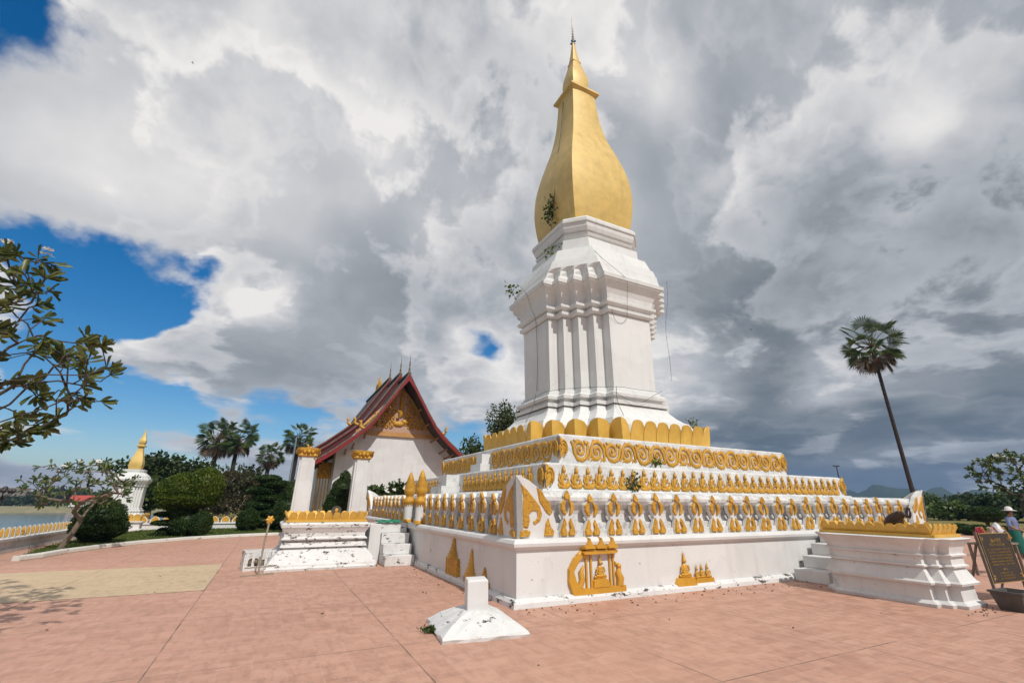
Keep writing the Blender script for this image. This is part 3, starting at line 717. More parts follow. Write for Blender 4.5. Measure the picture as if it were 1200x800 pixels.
pillar((p1.x, p1.y, 0), 'white pillar with gold capital standing nearer the palms', 0)
pillar((p2.x, p2.y, 0), 'white pillar with gold capital before the temple wall', 0)

# ------------------------------------------------------------------ enclosure walls, corner stupa
def wall_leaf(W, H):
    mb = MB()
    out = [(-W, 0), (W, 0), (W * 1.05, H * .3), (W * .8, H * .65), (W * .3, H * .92), (0, H), (-W * .3, H * .92), (-W * .8, H * .65), (-W * 1.05, H * .3)]
    mb.prism(out, fl, -.05, .05, 0); gpiece(mb, [(a * .8, b * .86 + .03) for a, b in out], 1, .05, .08)
    mb.prism([(a * .8, b * .86 + .03) for a, b in out], lambda s, z, d: Vector((s, d, z)), .0502, .07, 1)
    return mb
w = thing('boundary_wall', 'low white riverside wall topped with gold leaf finials', 'wall', (-18.0, 6, 0))
m = MB(); m.box(-.16, .16, -40, 11.6, .102, .34); m.box(-.24, .24, -40, 11.6, .342, .42); m.box(-.22, .22, -40, 11.6, -.001, .10); m.build('wall', MOULDL, w)
lf = wall_leaf(.07, .32).build('leaf_finial', [WHITE, GOLD], w, (0, -1.2, .42)); lf.rotation_euler = (0, 0, 0)
for k in range(1, 34): copy_part(lf, w, (0, -1.2 + .37 * k, .42), (0, 0, R(random.uniform(-5, 5))))
w = thing('boundary_wall', 'low white wall with gold leaf finials behind the clipped bushes', 'wall', (-13, 18, 0))
m = MB(); m.box(-4.0, 4.2, -.14, .14, 0, .33); m.box(-4.0, 4.2, -.2, .2, .33, .40); m.build('wall', WHITE, w)
lf = wall_leaf(.22, .34).build('leaf_finial', [WHITE, GOLD], w, (-3.7, 0, .40))
for k in range(1, 15): copy_part(lf, w, (-3.7 + .55 * k, 0, .40))

t = thing('small_stupa', 'small white stupa with a gold spire at the wall corner by the river', 'stupa', (-17.75, 18.6, 0)); t.scale = (.80, .80, .98)
m = MB(); m.loft([sq(1.5, 0), sq(1.5, .12), sq(1.32, .14), sq(1.30, .42), sq(1.42, .46), sq(1.42, .52)]); m.build('base', WORN, t)
for (a, b) in ((-1, 0), (0, -1), (1, 0), (0, 1)):
    for k in range(7):
        s0 = -1.25 + 2.5 * k / 7; s1 = s0 + .34
        P0 = (a * 1.25 - b * s0, b * 1.25 + a * s0, .52); P1 = (a * 1.25 - b * s1, b * 1.25 + a * s1, .52)
        petal([P0, P1], .36, PETAL, t, curl=.05, th=.04, ns=6, nt_=4)
def st(name, prof, mat, d=.4, n=3):
    mb = MB(); mb.loft([plan(p[1], p[2] if len(p) > 2 else d, n, p[3] if len(p) > 3 else 0, p[0]) for p in prof]); return mb.build(name, mat, t)
st('body', [(.52, 1.16), (.80, 1.12), (.95, .95), (.97, 1.0), (1.05, 1.0), (1.07, .92), (1.15, .92), (1.16, .86), (2.28, .84)], TOWERW)
st('cornice', [(2.28, .88), (2.34, .92), (2.36, .86), (2.42, .87), (2.62, 1.02), (2.70, 1.03), (2.72, .95), (2.86, .88, .34, 1), (3.0, .70, .3, 1), (3.06, .60, .2, 1), (3.14, .62, .2, 1), (3.22, .62, .2, 1)], TOWERW)
sqloft('golden_bulb', [(3.22, .32), (3.35, .36), (3.55, .37), (3.75, .33), (4.0, .25), (4.25, .175), (4.5, .14), (4.52, .14)], BULB, t, .05)
sqloft('spire', [(4.50, .24), (4.56, .24), (4.60, .15), (4.72, .19), (4.85, .19), (5.0, .13), (5.3, .05), (5.55, .01)], BULB, t, .1)

# ------------------------------------------------------------------ ground, lawn, water, hills
pav = Mat('stamped_paving', rough=.62, spec=.35)
def paving_color(M_, c1, c2, c3):
    br = M_.nt.nodes.new('ShaderNodeTexBrick'); br.offset = 0; br.squash = 1
    for k, v in (('Scale', 1), ('Brick Width', .31), ('Row Height', .155), ('Mortar Size', .006), ('Mortar Smooth', .3), ('Bias', 0)): br.inputs[k].default_value = v
    br.inputs['Color1'].default_value = (*c1, 1); br.inputs['Color2'].default_value = (*c2, 1); br.inputs['Mortar'].default_value = (*c3, 1)
    M_.link(M_.mapping((1, 1, 1), (11.63, .12, 0)), br.inputs['Vector'])
    c = br.outputs['Color']
    dark = tuple(x * .62 for x in c2)
    st_ = M_.noise(1.5, 6, .7, M_.mapping((5.5, 2.2, 1)))          # pressed pattern, broken dashes
    c = M_.mix(M_.math('MULTIPLY', M_.ramp(st_, [(.48, 0), (.62, 1)]), .55), c, dark)
    st2 = M_.noise(2.0, 5, .7, M_.mapping((1.8, 6.5, 1), (3, 7, 0)))
    c = M_.mix(M_.math('MULTIPLY', M_.ramp(st2, [(.52, 0), (.66, 1)]), .45), c, dark)
    c = M_.mix(M_.math('MULTIPLY', M_.ramp(M_.noise(.16, 5, .6), [(.35, 0), (.7, 1)]), .55), c, tuple(min(1, x * 1.12) for x in c1))
    c = M_.mix(M_.math('MULTIPLY', M_.ramp(M_.noise(.5, 7, .7), [(.5, 0), (.75, 1)]), .35), c, tuple(x * .7 for x in c2))
    sx = M_.nt.nodes.new('ShaderNodeSeparateXYZ'); M_.link(M_.P, sx.inputs[0]); W = None
    for ax, off, sp_ in (('X', 11.63, 2.48), ('Y', 3.2, 2.48)):     # slab joints
        a = M_.math('ADD', sx.outputs[ax], off); a = M_.math('DIVIDE', a, sp_); a = M_.math('ADD', a, 100.5); a = M_.math('FRACT', a); a = M_.math('SUBTRACT', a, .5); a = M_.math('ABSOLUTE', a)
        a = M_.math('LESS_THAN', a, .0032)
        W = a if W is None else M_.math('MAXIMUM', W, a)
    W = M_.math('MULTIPLY', W, M_.ramp(M_.noise(1.1, 4, .7), [(.38, .25), (.58, .95)]))
    c = M_.mix(W, c, (.13, .085, .065))
    sp2 = M_.ramp(M_.noise(6.5, 6, .75), [(.70, 0), (.73, 1)])
    c = M_.mix(M_.math('MULTIPLY', sp2, .55), c, (.17, .10, .075))
    M_.color(c)
    M_.bump(M_.mix(.5, st_, M_.math('SUBTRACT', M_.noise(30, 4, .7), br.outputs['Fac'])), .22, .02)
paving_color(pav, (.52, .298, .218), (.425, .228, .160), (.50, .31, .235))
bei = Mat('beige_paving', rough=.62, spec=.35); paving_color(bei, (.55, .415, .27), (.49, .36, .225), (.53, .40, .27))

def sheet(name, pts, z, mat, sub=0):
    mb = MB(); mb.add([(a, b, z) for a, b in pts], [tuple(range(len(pts)))]); return mb.build(name, mat)
struct(sheet('paving', [(-17.9, -60), (34, -60), (34, 26), (-17.9, 18.6)], 0.0, pav.m))
struct(sheet('beige_paving', [(-17.75, -3.22), (-11.63, -3.22), (-11.63, .95), (-17.75, .95)], .004, bei.m))
# far terrain with the river bed
fieldm = Mat('dry_field', rough=.9, spec=.1)
fc = fieldm.mix(fieldm.ramp(fieldm.noise(.05, 7, .65), [(.38, 0), (.62, 1)]), (.26, .19, .07), (.075, .10, .03))
fc = fieldm.mix(fieldm.math('MULTIPLY', fieldm.ramp(fieldm.noise(.9, 5, .7), [(.45, 0), (.7, 1)]), .5), fc, (.10, .09, .035)); fieldm.color(fc)
def terrain_z(x, y):
    sg_ = lambda q: 1 / (1 + math.exp(max(-60, min(60, q))))
    near = sg_((x + 20.2) / .35)           # falls towards the river on the left
    far = max(sg_((x + 230) / 4), sg_(-(y - 362) / 3))
    z = -.05 + near * (-7.5 + .05) * (1 - far) + near * far * (-2.9)
    if x > 15: z -= .0
    return z
xs = np.concatenate([np.linspace(-2200, -300, 10), np.linspace(-250, -215, 8), np.linspace(-200, -34, 10), np.linspace(-32, -22, 5), np.linspace(-21.4, -18.4, 9), np.linspace(-10, 60, 8), np.linspace(90, 2200, 12)])
ys = np.concatenate([np.linspace(-600, -70, 6), np.linspace(-50, 330, 18), np.linspace(345, 385, 12), np.linspace(400, 2200, 12)])
m = MB(); m.add([(x, y, terrain_z(x, y)) for y in ys for x in xs], [(j * len(xs) + i, j * len(xs) + i + 1, (j + 1) * len(xs) + i + 1, (j + 1) * len(xs) + i) for j in range(len(ys) - 1) for i in range(len(xs) - 1)], 0, True)
struct(m.build('terrain', fieldm.m))
wat = Mat('river_water', rough=.12, spec=.5); wat.color(wat.mix(wat.ramp(wat.noise(.02, 4, .6), [(.3, 0), (.7, 1)]), (.16, .19, .19), (.11, .14, .15))); wat.bump(wat.noise(1.0, 4, .6, wat.mapping((.5, 1.6, 1))), .35, .15)
struct(sheet('river', [(-320, -600), (-20, -600), (-20, 480), (-320, 480)], -6.0, wat.m))
sand = simple('sandy_bank', (.30, .24, .15), (.14, .15, .07), .2, .9)
m = MB(); pp = []
for i, x in enumerate(np.linspace(-330, 60, 40)):
    for (dy, z) in ((0, -6.2), (3, -5.2), (10, -4.2), (22, -2.7)): pp.append((x, 346 + dy + 3 * math.sin(i * .9), z))
m.add(pp, [(i * 4 + j, (i + 1) * 4 + j, (i + 1) * 4 + j + 1, i * 4 + j + 1) for i in range(39) for j in range(3)], 0, True)
struct(m.build('far_bank', sand))
# hills
hillm = simple('forested_hills', (.03, .05, .025), (.055, .075, .04), .01, .95, 0, 0, .05)
m = MB(); nx = 260; rows = 7
pts = []
for i in range(nx + 1):
    az = R(-60 + 160 * i / nx); D = 1500
    pk = 41 + 8 * math.sin(i * .31 + 1) + 7 * math.sin(i * .83) * math.sin(i * .21) + 5 * math.sin(i * 1.7) * math.sin(i * .5) + 3 * random.random()
    if az < R(25): pk *= .35
    for j in range(rows):
        t_ = j / (rows - 1); rr = D + 260 * t_
        pts.append((CAM.x + rr * math.sin(az), CAM.y + rr * math.cos(az), -2 + pk * math.sin(PI * t_) ** .8 * (1 + .12 * math.sin(i * 1.7 + j))))
m.add(pts, [(i * rows + j, i * rows + j + 1, (i + 1) * rows + j + 1, (i + 1) * rows + j) for i in range(nx) for j in range(rows - 1)], 0, True)
struct(m.build('hills', hillm))

# lawn bed and kerb
front = [gp(x, y) for x, y in ((18, 657), (45, 653.5), (75, 648), (120, 642), (165, 637), (225, 632), (285, 628.5), (345, 626))]
back = [gp(x, y) for x, y in ((345, 619.5), (300, 620), (240, 620.5), (190, 621.5), (160, 623.5), (130, 627), (95, 633), (60, 641), (36, 649))]
soil = simple('lawn_soil', (.065, .10, .022), (.10, .13, .035), 2.5, .95, 0, .4)
m = MB(); m.add([(p.x, p.y, .05) for p in front + back], [tuple(range(len(front + back)))]); struct(m.build('lawn', soil))
kerbm = plaster('kerb_plaster', base=(.66, .64, .58), spots=.5)
m = MB(); rings = []
for i, p in enumerate(front):
    tdir = (front[min(i + 1, len(front) - 1)] - front[max(i - 1, 0)]).normalized(); nn = Vector((tdir.y, -tdir.x, 0))
    rings.append([p + nn * .10 + Vector((0, 0, 0)), p + nn * .09 + Vector((0, 0, .12)), p - nn * .10 + Vector((0, 0, .13)), p - nn * .11 + Vector((0, 0, 0))])
m.loft(rings, 0, True, True); struct(m.build('kerb', kerbm, None, None, .02))

# ------------------------------------------------------------------ vegetation
def leaves_mesh(name, mat, pos, dirs, L, W, parent=None, fold=.25, rounded=False):
    """pos, dirs (n,3); pointed folded leaves"""
    n = len(pos); pos = np.asarray(pos, float); d = np.asarray(dirs, float); d /= np.linalg.norm(d, axis=1)[:, None] + 1e-9
    rnd = rng.normal(size=(n, 3)); s = np.cross(d, rnd); s /= np.linalg.norm(s, axis=1)[:, None] + 1e-9; nr = np.cross(s, d)
    L = np.broadcast_to(L, (n,))[:, None]; W = np.broadcast_to(W, (n,))[:, None]
    prof = ((.30, .62), (.64, 1.0), (.88, .72)) if rounded else ((.35, .8), (.72, 1.0))
    q = len(prof); nv = 2 + 2 * q
    V = np.empty((n, nv, 3)); V[:, 0] = pos; V[:, q + 1] = pos + d * L - nr * L * .10
    for i, (t, w) in enumerate(prof):
        V[:, 1 + i] = pos + d * L * t + s * W * w + nr * W * fold; V[:, nv - 1 - i] = pos + d * L * t - s * W * w + nr * W * fold
    o = (np.arange(n) * nv)[:, None]; fv = q + 2
    F = np.concatenate([o + np.array([list(range(q + 2))]), o + np.array([[0] + list(range(q + 1, nv))])], 1).reshape(-1, fv)
    me = bpy.data.meshes.new(name); me.vertices.add(n * nv); me.vertices.foreach_set('co', V.ravel())
    k = len(F); me.loops.add(k * fv); me.loops.foreach_set('vertex_index', F.ravel().astype(np.int32)); me.polygons.add(k)
    me.polygons.foreach_set('loop_start', np.arange(0, k * fv, fv, dtype=np.int32)); me.polygons.foreach_set('loop_total', np.full(k, fv, dtype=np.int32))
    me.update(calc_edges=True); me.materials.append(mat)
    ob = bpy.data.objects.new(name, me); COL.objects.link(ob)
    if parent: ob.parent = parent
    return ob
BARK = simple('grey_bark', (.20, .15, .11), (.11, .085, .065), 5, .85, 0, .5)
BARKD = simple('dark_bark', (.09, .065, .05), (.05, .04, .03), 6, .9, 0, .5)
FRL = leafmat('frangipani_leaf', (.06, .105, .022), (.11, .15, .038), .9)
FRLD = leafmat('frangipani_leaf_near', (.055, .09, .02), (.11, .12, .034), 2.5, .38, .34)
BOX = leafmat('clipped_leaf', (.022, .050, .011), (.042, .08, .016), 2)
BOXL = leafmat('bright_clipped_leaf', (.055, .10, .010), (.095, .14, .016), 1.2)
DARKL = leafmat('dark_tree_leaf', (.026, .048, .013), (.055, .085, .024), .5)
MIDL = leafmat('mid_tree_leaf', (.045, .078, .018), (.08, .115, .028), .5)
PALEL = leafmat('pale_tree_leaf', (.06, .10, .02), (.10, .15, .03), .5)
PALM = leafmat('palm_leaf', (.045, .085, .02), (.08, .125, .03), 1.0, .4, .2)
PBARK = simple('palm_bark', (.05, .04, .034), (.028, .022, .02), 6, .9, 0, .5)
PALMDRY = leafmat('dry_palm_leaf', (.16, .11, .05), (.09, .065, .035), 1.0, .7, .1)
SCRUB = leafmat('scrub_leaf', (.075, .065, .030), (.05, .06, .022), .8)
FLOWER = leafmat('white_petal', (.80, .78, .72), (.75, .74, .70), 3, .6, .3)

def grow(base, trunk_top, targets, r0, bend=.25, rmin=.0, ex=.42):
    """greedy branching from a trunk to each target; returns (polylines with radii, tips with directions)"""
    base, trunk_top = Vector(base), Vector(trunk_top)
    nodes = [(trunk_top, -1)]; kids = {0: 0}; segs = []
    targets = sorted([Vector(t) for t in targets], key=lambda t: (t - trunk_top).length)
    for t in targets:
        best, bi = 1e9, 0
        for i, (p, par) in enumerate(nodes):
            d = (t - p).length + .25 * max(0, p.z - t.z) + .12 * kids.get(i, 0)
            if par >= 0:
                q = nodes[par][0]; a = (p - q).normalized().dot((t - p).normalized()) if (t - p).length > 1e-6 else 1
                d *= 1.25 - .35 * a
            if d < best: best, bi = d, i
        p = nodes[bi][0]; kids[bi] = kids.get(bi, 0) + 1
        mid = (p + t) / 2 + Vector((random.uniform(-1, 1), random.uniform(-1, 1), random.uniform(-.9, .2))) * (t - p).length * bend * .4
        nodes.append((mid, bi)); kids[len(nodes) - 1] = 0
        nodes.append((t, len(nodes) - 1)); kids[len(nodes) - 1] = 0
    n = len(nodes); load = [0] * n; haschild = [False] * n
    for i in range(n - 1, 0, -1):
        if not haschild[i]: load[i] += 1
        load[nodes[i][1]] += load[i]; haschild[nodes[i][1]] = True
    rad = [max(rmin, r0 * (max(l, 1) / max(load[0], 1)) ** ex) for l in load]
    mb = MB(); mid = base.lerp(trunk_top, .5) + Vector((random.uniform(-.1, .1), random.uniform(-.1, .1), 0)) * (trunk_top - base).length * .5
    mb.tube([base - Vector((0, 0, .05)), base + (mid - base) * .1, mid, trunk_top], [r0 * 1.5, r0 * 1.2, r0 * 1.05, r0], 9)
    for i in range(1, n):
        p = nodes[nodes[i][1]][0]; mb.tube([p, nodes[i][0]], [min(rad[nodes[i][1]], rad[i] * 1.35), rad[i]], 6)
    tips = [(nodes[i][0], (nodes[i][0] - nodes[nodes[i][1]][0]).normalized()) for i in range(1, n) if not haschild[i]]
    allp = [(nodes[i][0], (nodes[i][0] - nodes[nodes[i][1]][0]).normalized()) for i in range(1, n)]
    return mb, tips, allp
def ellipsoid_targets(c, r, n, zmin=None, shell=.35):
    out = []
    while len(out) < n:
        p = rng.normal(size=3); p /= np.linalg.norm(p); p *= (shell + (1 - shell) * rng.random()) ** .5
        q = Vector(c) + Vector((p[0] * r[0], p[1] * r[1], p[2] * r[2]))
        if zmin is None or q.z > zmin: out.append(q)
    return out
def rosettes(tips, n, L, W, spread=.9):
    P, Dv, Ls = [], [], []
    for p, d in tips:
        d = Vector(d); a = d.orthogonal().normalized(); b = d.cross(a)
        for k in range(n):
            t_ = 2.4 * k + random.random(); el = spread * random.uniform(.45, 1.15)
            v = d * math.cos(el) + (a * math.cos(t_) + b * math.sin(t_)) * math.sin(el); v.z -= random.uniform(0, .45)
            P.append(p - d * random.uniform(0, .12) * L * 3); Dv.append(v); Ls.append(L * random.uniform(.65, 1.15))
    return np.array([tuple(p) for p in P]), np.array([tuple(v) for v in Dv]), np.array(Ls)
def flowers(tips, parent, size):
    mb = MB()
    for p, d in tips:
        for k in range(9):
            c = p + Vector(d) * size * 1.2 + Vector((random.uniform(-1, 1), random.uniform(-1, 1), random.uniform(-.6, .6))) * size * 1.3
            ax = (Vector(d) + Vector((random.uniform(-.6, .6), random.uniform(-.6, .6), .3))).normalized(); a = ax.orthogonal().normalized(); b = ax.cross(a)
            for q in range(5):
                t_ = 2 * PI * q / 5; e = a * math.cos(t_) + b * math.sin(t_); f_ = ax.cross(e)
                mb.add([c, c + e * size * .5 + f_ * size * .3 + ax * size * .15, c + e * size + ax * size * .25, c + e * size * .5 - f_ * size * .3 + ax * size * .15], [(0, 1, 2, 3)])
    return mb.build('blossom', FLOWER, parent, fix=False)
def frangipani(label, base, top, targets, r0, nl, L, W, mat, nfl, fsize, bark=BARK, cat='tree', rmin=.0, ex=.42, extra=.12, spread=.9, blooms=()):
    t = thing('frangipani_tree', label, cat, base)
    b = Vector(base); mb, tips, allp = grow((0, 0, 0), Vector(top) - b, [Vector(q) - b for q in targets], r0, .25, rmin, ex)
    mb.build('trunk', bark, t)
    use = tips + [a for a in allp if random.random() < extra]
    P, Dv, Ls = rosettes(use, nl, L, spread); leaves_mesh('crown', mat, P, Dv, Ls, Ls * W, t, .25, True)
    hi = sorted(tips, key=lambda q: -q[0].z)[:nfl * 2]; random.shuffle(hi)
    fl_ = hi[:nfl] + [(Vector(q) - b, Vector((0, -.3, 1)).normalized()) for q in blooms]
    if fl_: flowers(fl_, t, fsize)
    return t
# near tree, trunk outside the frame at left
tb = pd(-190, 560, 6.0); tb.z = 0
def near_targets():
    out = []
    while len(out) < 400:
        x, y, D = random.uniform(-330, 138), random.uniform(275, 522), random.uniform(4.9, 7.0)
        e = ((x + 60) / 195) ** 2 + ((y - 405) / 122) ** 2
        if e < 1 and (x < 60 or y > 330) and not (x > 60 and y < 395): out.append(pd(x, y, D))
    while len(out) < 540:
        x, y, D = random.uniform(-280, -15), random.uniform(330, 530), random.uniform(4.8, 7.0); out.append(pd(x, y, D))
    out += [pd(*q) for q in ((132, 438, 6.2), (118, 447, 6.3), (122, 470, 6.1), (100, 455, 6.4), (92, 428, 6.2), (78, 415, 6.3), (66, 312, 6.2), (60, 340, 6.4), (52, 372, 6.2), (8, 300, 6.2), (45, 302, 6), (20, 515, 6.2), (70, 498, 6.2))]
    return out
frangipani('near frangipani with dark leathery leaves reaching into the upper left sky', tb, tb + Vector((.25, -.1, 1.75)), near_targets(), .10, 7, .20, .155, FRLD, 3, .05, BARKD, 'tree', .006, .50, .22, 1.0, (pd(6, 288, 6.2), pd(54, 300, 6.0)))
b = gp(68, 646); cc = pd(90, 560, 18.5)
frangipani('leaning frangipani with bare forking branches on the lawn tip', b, b + Vector((.30, .1, .95)), [q for q in ellipsoid_targets((b.x + .05, b.y + .1, 2.0), (1.65, 1.4, .85), 180, 1.40)], .075, 6, .20, .16, FRL, 9, .05, BARK, 'tree', .010, .5, .14)
b = pd(1206, 610, 38); b.z = -.05
frangipani('frangipani with white blossoms above dark trees at the right edge', b, b + Vector((0, 0, 2.0)), ellipsoid_targets((b.x + .3, b.y, 4.2), (3.0, 2.8, 1.9), 190, 2.3), .15, 8, .38, .2, FRL, 12, .13, BARKD, 'tree', .02, .5, .15)

def crown_points(c, r, n, clumps=14, cr=.42, hollow=.2):
    cs = []
    for _ in range(clumps):
        p = rng.normal(size=3); p /= np.linalg.norm(p); p *= rng.uniform(hollow, .85); cs.append(np.array(c) + p * np.array(r))
    P = []; Dv = []
    for i in range(n):
        k = cs[rng.integers(len(cs))]; q = rng.normal(size=3); q /= np.linalg.norm(q); q *= rng.random() ** .4
        P.append(k + q * np.array(r) * cr); d = q + rng.normal(size=3) * .8; d[2] -= .3; Dv.append(d)
    return np.array(P), np.array(Dv), cs
def bushy(label, base, H, r, mat, n=2600, L=.3, clumps=16, trunk=.15, name='broadleaf_tree', zc=None, group=None, bark=BARKD, cat='tree', W=.32, cr=.42):
    t = thing(name, label, cat, base, 0, group)
    zc = zc if zc is not None else H - r[2]
    P, Dv, cs = crown_points((0, 0, zc), r, n, clumps, cr)
    P[:, 2] = np.maximum(P[:, 2], .05)
    mb, _, _ = grow((0, 0, 0), (0, 0, max(.3, zc - r[2] * .8)), [Vector(c) for c in cs], trunk); mb.build('trunk', bark, t)
    leaves_mesh('crown', mat, P, Dv, rng.uniform(.6, 1.2, n) * L, L * W, t)
    return t
def topiary(label, base, parts, mat, n, L=.07, trunk=.08, name='clipped_bush', group=None, cat='bush'):
    """parts: list of (centre, radii) lobes clipped smooth"""
    t = thing(name, label, cat, base, 0, group)
    core = MB(); P = []; Dv = []
    A = [r[0] * r[1] + r[0] * r[2] for c, r in parts]
    for (c, r), a in zip(parts, A):
        core.blob(c, tuple(x * .93 for x in r), 18, 12, 0)
        k = int(n * a / sum(A)); q = rng.normal(size=(k, 3)); q /= np.linalg.norm(q, axis=1)[:, None]
        bumps = 1 + .045 * np.sin(q[:, 0] * 9 + 1) * np.sin(q[:, 1] * 8) + .03 * np.sin(q[:, 2] * 13)
        P.append(np.array(c) + q * np.array(r) * (bumps * rng.uniform(.93, 1.02, k))[:, None]); Dv.append(q + rng.normal(size=(k, 3)) * .7)
    P = np.concatenate(P); Dv = np.concatenate(Dv)
    zmin = min(c[2] - r[2] for c, r in parts)
    mb = MB(); mb.tube([(0, 0, -.03), (.02, .01, max(zmin, .05) * .5), (0, 0, max(zmin, .05) + .25)], [trunk * 1.3, trunk, trunk], 8)
    for k in range(4): a = k * 1.6; mb.tube([(0, 0, .02), (.12 * math.cos(a), .12 * math.sin(a), max(zmin, .2) + .2)], [trunk * .6, trunk * .4], 6)
    mb.build('trunk', BARKD, t)
    core.build('foliage_core', mat, t); leaves_mesh('foliage', mat, P, Dv, rng.uniform(.6, 1.3, len(P)) * L, L * .35, t)
    return t
b = gp(110, 638); topiary('dark dome-shaped clipped bush beside the leaning frangipani', b, [((0, 0, .82), (.76, .76, .74)), ((.03, 0, .62), (.84, .84, .42)), ((0, 0, 1.1), (.5, .5, .52))], BOX, 15000, .06)
b = gp(211, 630); topiary('broad bright green mushroom-shaped topiary with two joined crowns', b, [((-.28, .1, 1.93), (1.0, .95, .80)), ((.52, -.15, 2.14), (.74, .74, .84)), ((.0, 0, 1.62), (1.15, 1.0, .36))], BOXL, 26000, .075, .12, 'topiary_tree', None, 'tree')
b = gp(209, 631); topiary('dark undergrowth bush under the mushroom topiary', (b.x + .1, b.y + .5, 0), [((0, 0, .62), (.62, .6, .62)), ((-.2, .1, 1.0), (.5, .5, .45))], BOX, 7000, .06)
b = gp(190, 630); topiary('tiered low shrub left of the mushroom topiary', b, [((0, 0, .22), (.28, .28, .2)), ((.1, 0, .62), (.62, .5, .10)), ((.0, .1, .98), (.5, .45, .10))], BOX, 6000, .05)
b = gp(231, 631); topiary('leaning egg-shaped bush right of the mushroom topiary', b, [((.02, 0, .62), (.42, .42, .48)), ((0, 0, .3), (.2, .2, .3))], BOX, 6000, .05)
b = gp(288, 623.5); topiary('round dark clipped bush left of the layered tree', b, [((0, 0, .60), (.52, .52, .58))], BOX, 6500, .055)
b = gp(321, 622.5); topiary('smaller round clipped bush between layered tree and pillar', b, [((0, 0, .55), (.40, .40, .56))], BOX, 5500, .055)
b = pv(397, 598, 12.5); b.z = 0; topiary('pointed conical clipped bush between the two pillars', b, [((0, 0, 1.2), (.78, .78, 1.0)), ((.05, 0, 1.9), (.58, .58, .9)), ((.12, 0, 2.5), (.30, .30, .62))], BOX, 14000, .07)
b = pv(308, 610, 17); b.z = 0; topiary('dark layered tree with flat foliage pads by the far wall', b, [((0, 0, .5), (.7, .7, .3)), ((.25, 0, .95), (.85, .7, .20)), ((-.35, 0, 1.35), (.75, .7, .22)), ((.2, 0, 1.75), (.9, .7, .20)), ((-.25, .1, 2.15), (.85, .7, .24)), ((.35, 0, 2.5), (.8, .7, .22)), ((-.1, 0, 2.8), (.7, .6, .2))], BOX, 15000, .08, .12, 'layered_tree', None, 'tree')
b = pv(325, 600, 14); b.z = 0; topiary('tall dark column bush left of the first pillar', (b.x + .5, b.y + 1, 0), [((0, 0, 1.0), (.7, .7, 1.0)), ((.2, 0, 1.7), (.55, .55, .9))], BOX, 9000, .07)
b = pv(455, 600, 12.6); b.z = 0
t = bushy('white-flowering shrub before the temple wall', b, 2.95, (1.45, .8, .75), MIDL, 1900, .2, 14, .07, 'flowering_shrub', 2.1, None, BARKD, 'shrub', .4)
flowers([(Vector((random.uniform(-1.2, 1.2), random.uniform(-.9, -.2), random.uniform(1.7, 2.7))), Vector((0, -1, .3))) for _ in range(20)], t, .06)

def fan_palm(label, base, H, Rc, nf=44, lean=(0, 0), trunk=.2, seed=0, group='palms'):
    rs = random.Random(seed); t = thing('fan_palm', label, 'palm tree', base, 0, group)
    top = Vector((lean[0], lean[1], H))
    mb = MB(); pts = [Vector((0, 0, -.1)), Vector((lean[0] * .15, lean[1] * .15, H * .25)), Vector((lean[0] * .5, lean[1] * .5, H * .6)), top]
    mb.tube(pts, [trunk * 1.5, trunk * 1.1, trunk * .95, trunk * .85], 10)
    for k in range(40): mb.lathe([(trunk * 1.0, 0), (trunk * 1.06, .05), (trunk * .98, .1)], pts[0].lerp(top, (k + .5) / 40) if False else top * ((k + .5) / 40), 8)
    mb.build('trunk', PBARK, t)
    G = MB(); DRY = MB(); ST = MB()
    for k in range(nf):
        dry = k < nf * .22
        el = (-1.35 + .6 * rs.random()) if dry else math.asin(max(-1, min(1, -.62 + 1.6 * ((k - nf * .22) / (nf * .78))))) + rs.uniform(-.12, .12)
        az = k * 2.39996 + rs.uniform(-.3, .3)
        d = Vector((math.cos(el) * math.cos(az), math.cos(el) * math.sin(az), math.sin(el)))
        pl = Rc * (.72 if dry else .70) * rs.uniform(.85, 1.1) * (.86 + .30 * max(0, math.sin(el))); e = top + d * pl + Vector((0, 0, -.12 * pl * math.cos(el)))
        ST.tube([top, (top + e) / 2 + Vector((0, 0, .06 * pl)), e], [.035, .025, .018], 4)
        d2 = (d + Vector((rs.uniform(-.3, .3), rs.uniform(-.3, .3), -.12))).normalized(); side = d2.cross(Vector((0, 0, 1)))
        if side.length < .1: side = Vector((1, 0, 0))
        side.normalize(); side = Matrix.Rotation(rs.uniform(-1.0, 1.0), 3, d2) @ side; up = side.cross(d2); nb = 20; BL = Rc * .43 * rs.uniform(.85, 1.1); tgt = DRY if dry else G
        cup = .35 * (1 if not dry else .8)
        for q in range(nb):
            a = (-1 + 2 * q / (nb - 1)) * 1.95; da = 1.95 / nb * .80
            f_ = lambda ang, rr: e + (d2 * math.cos(ang) + side * math.sin(ang)) * rr + up * (cup * rr * (abs(math.sin(ang)) * .5) - .18 * rr * rr / BL)
            ll = BL * (1 - .12 * abs(a) / 1.95) * rs.uniform(.9, 1.05)
            tip = f_(a, ll) - Vector((0, 0, .12 * ll * rs.random()))
            tgt.add([e, f_(a - da, ll * .62), tip, f_(a + da, ll * .62)], [(0, 1, 2), (0, 2, 3)])
    G.build('crown', PALM, t, fix=False); DRY.build('dry_frond', PALMDRY, t, fix=False); ST.build('stalk', PALMDRY, t)
    return t
def palm_at(x, ytop, D, *a, **k):
    b = pd(x, 590, D); b.z = -.1; return b
cpt = pd(1020, 402, 36); bb = Vector((cpt.x + .25, cpt.y, -.1)); fan_palm('lone tall sugar palm rising on the right against dark clouds', bb, cpt.z - .2, 2.45, 42, (-.25, 0), .135, 3)
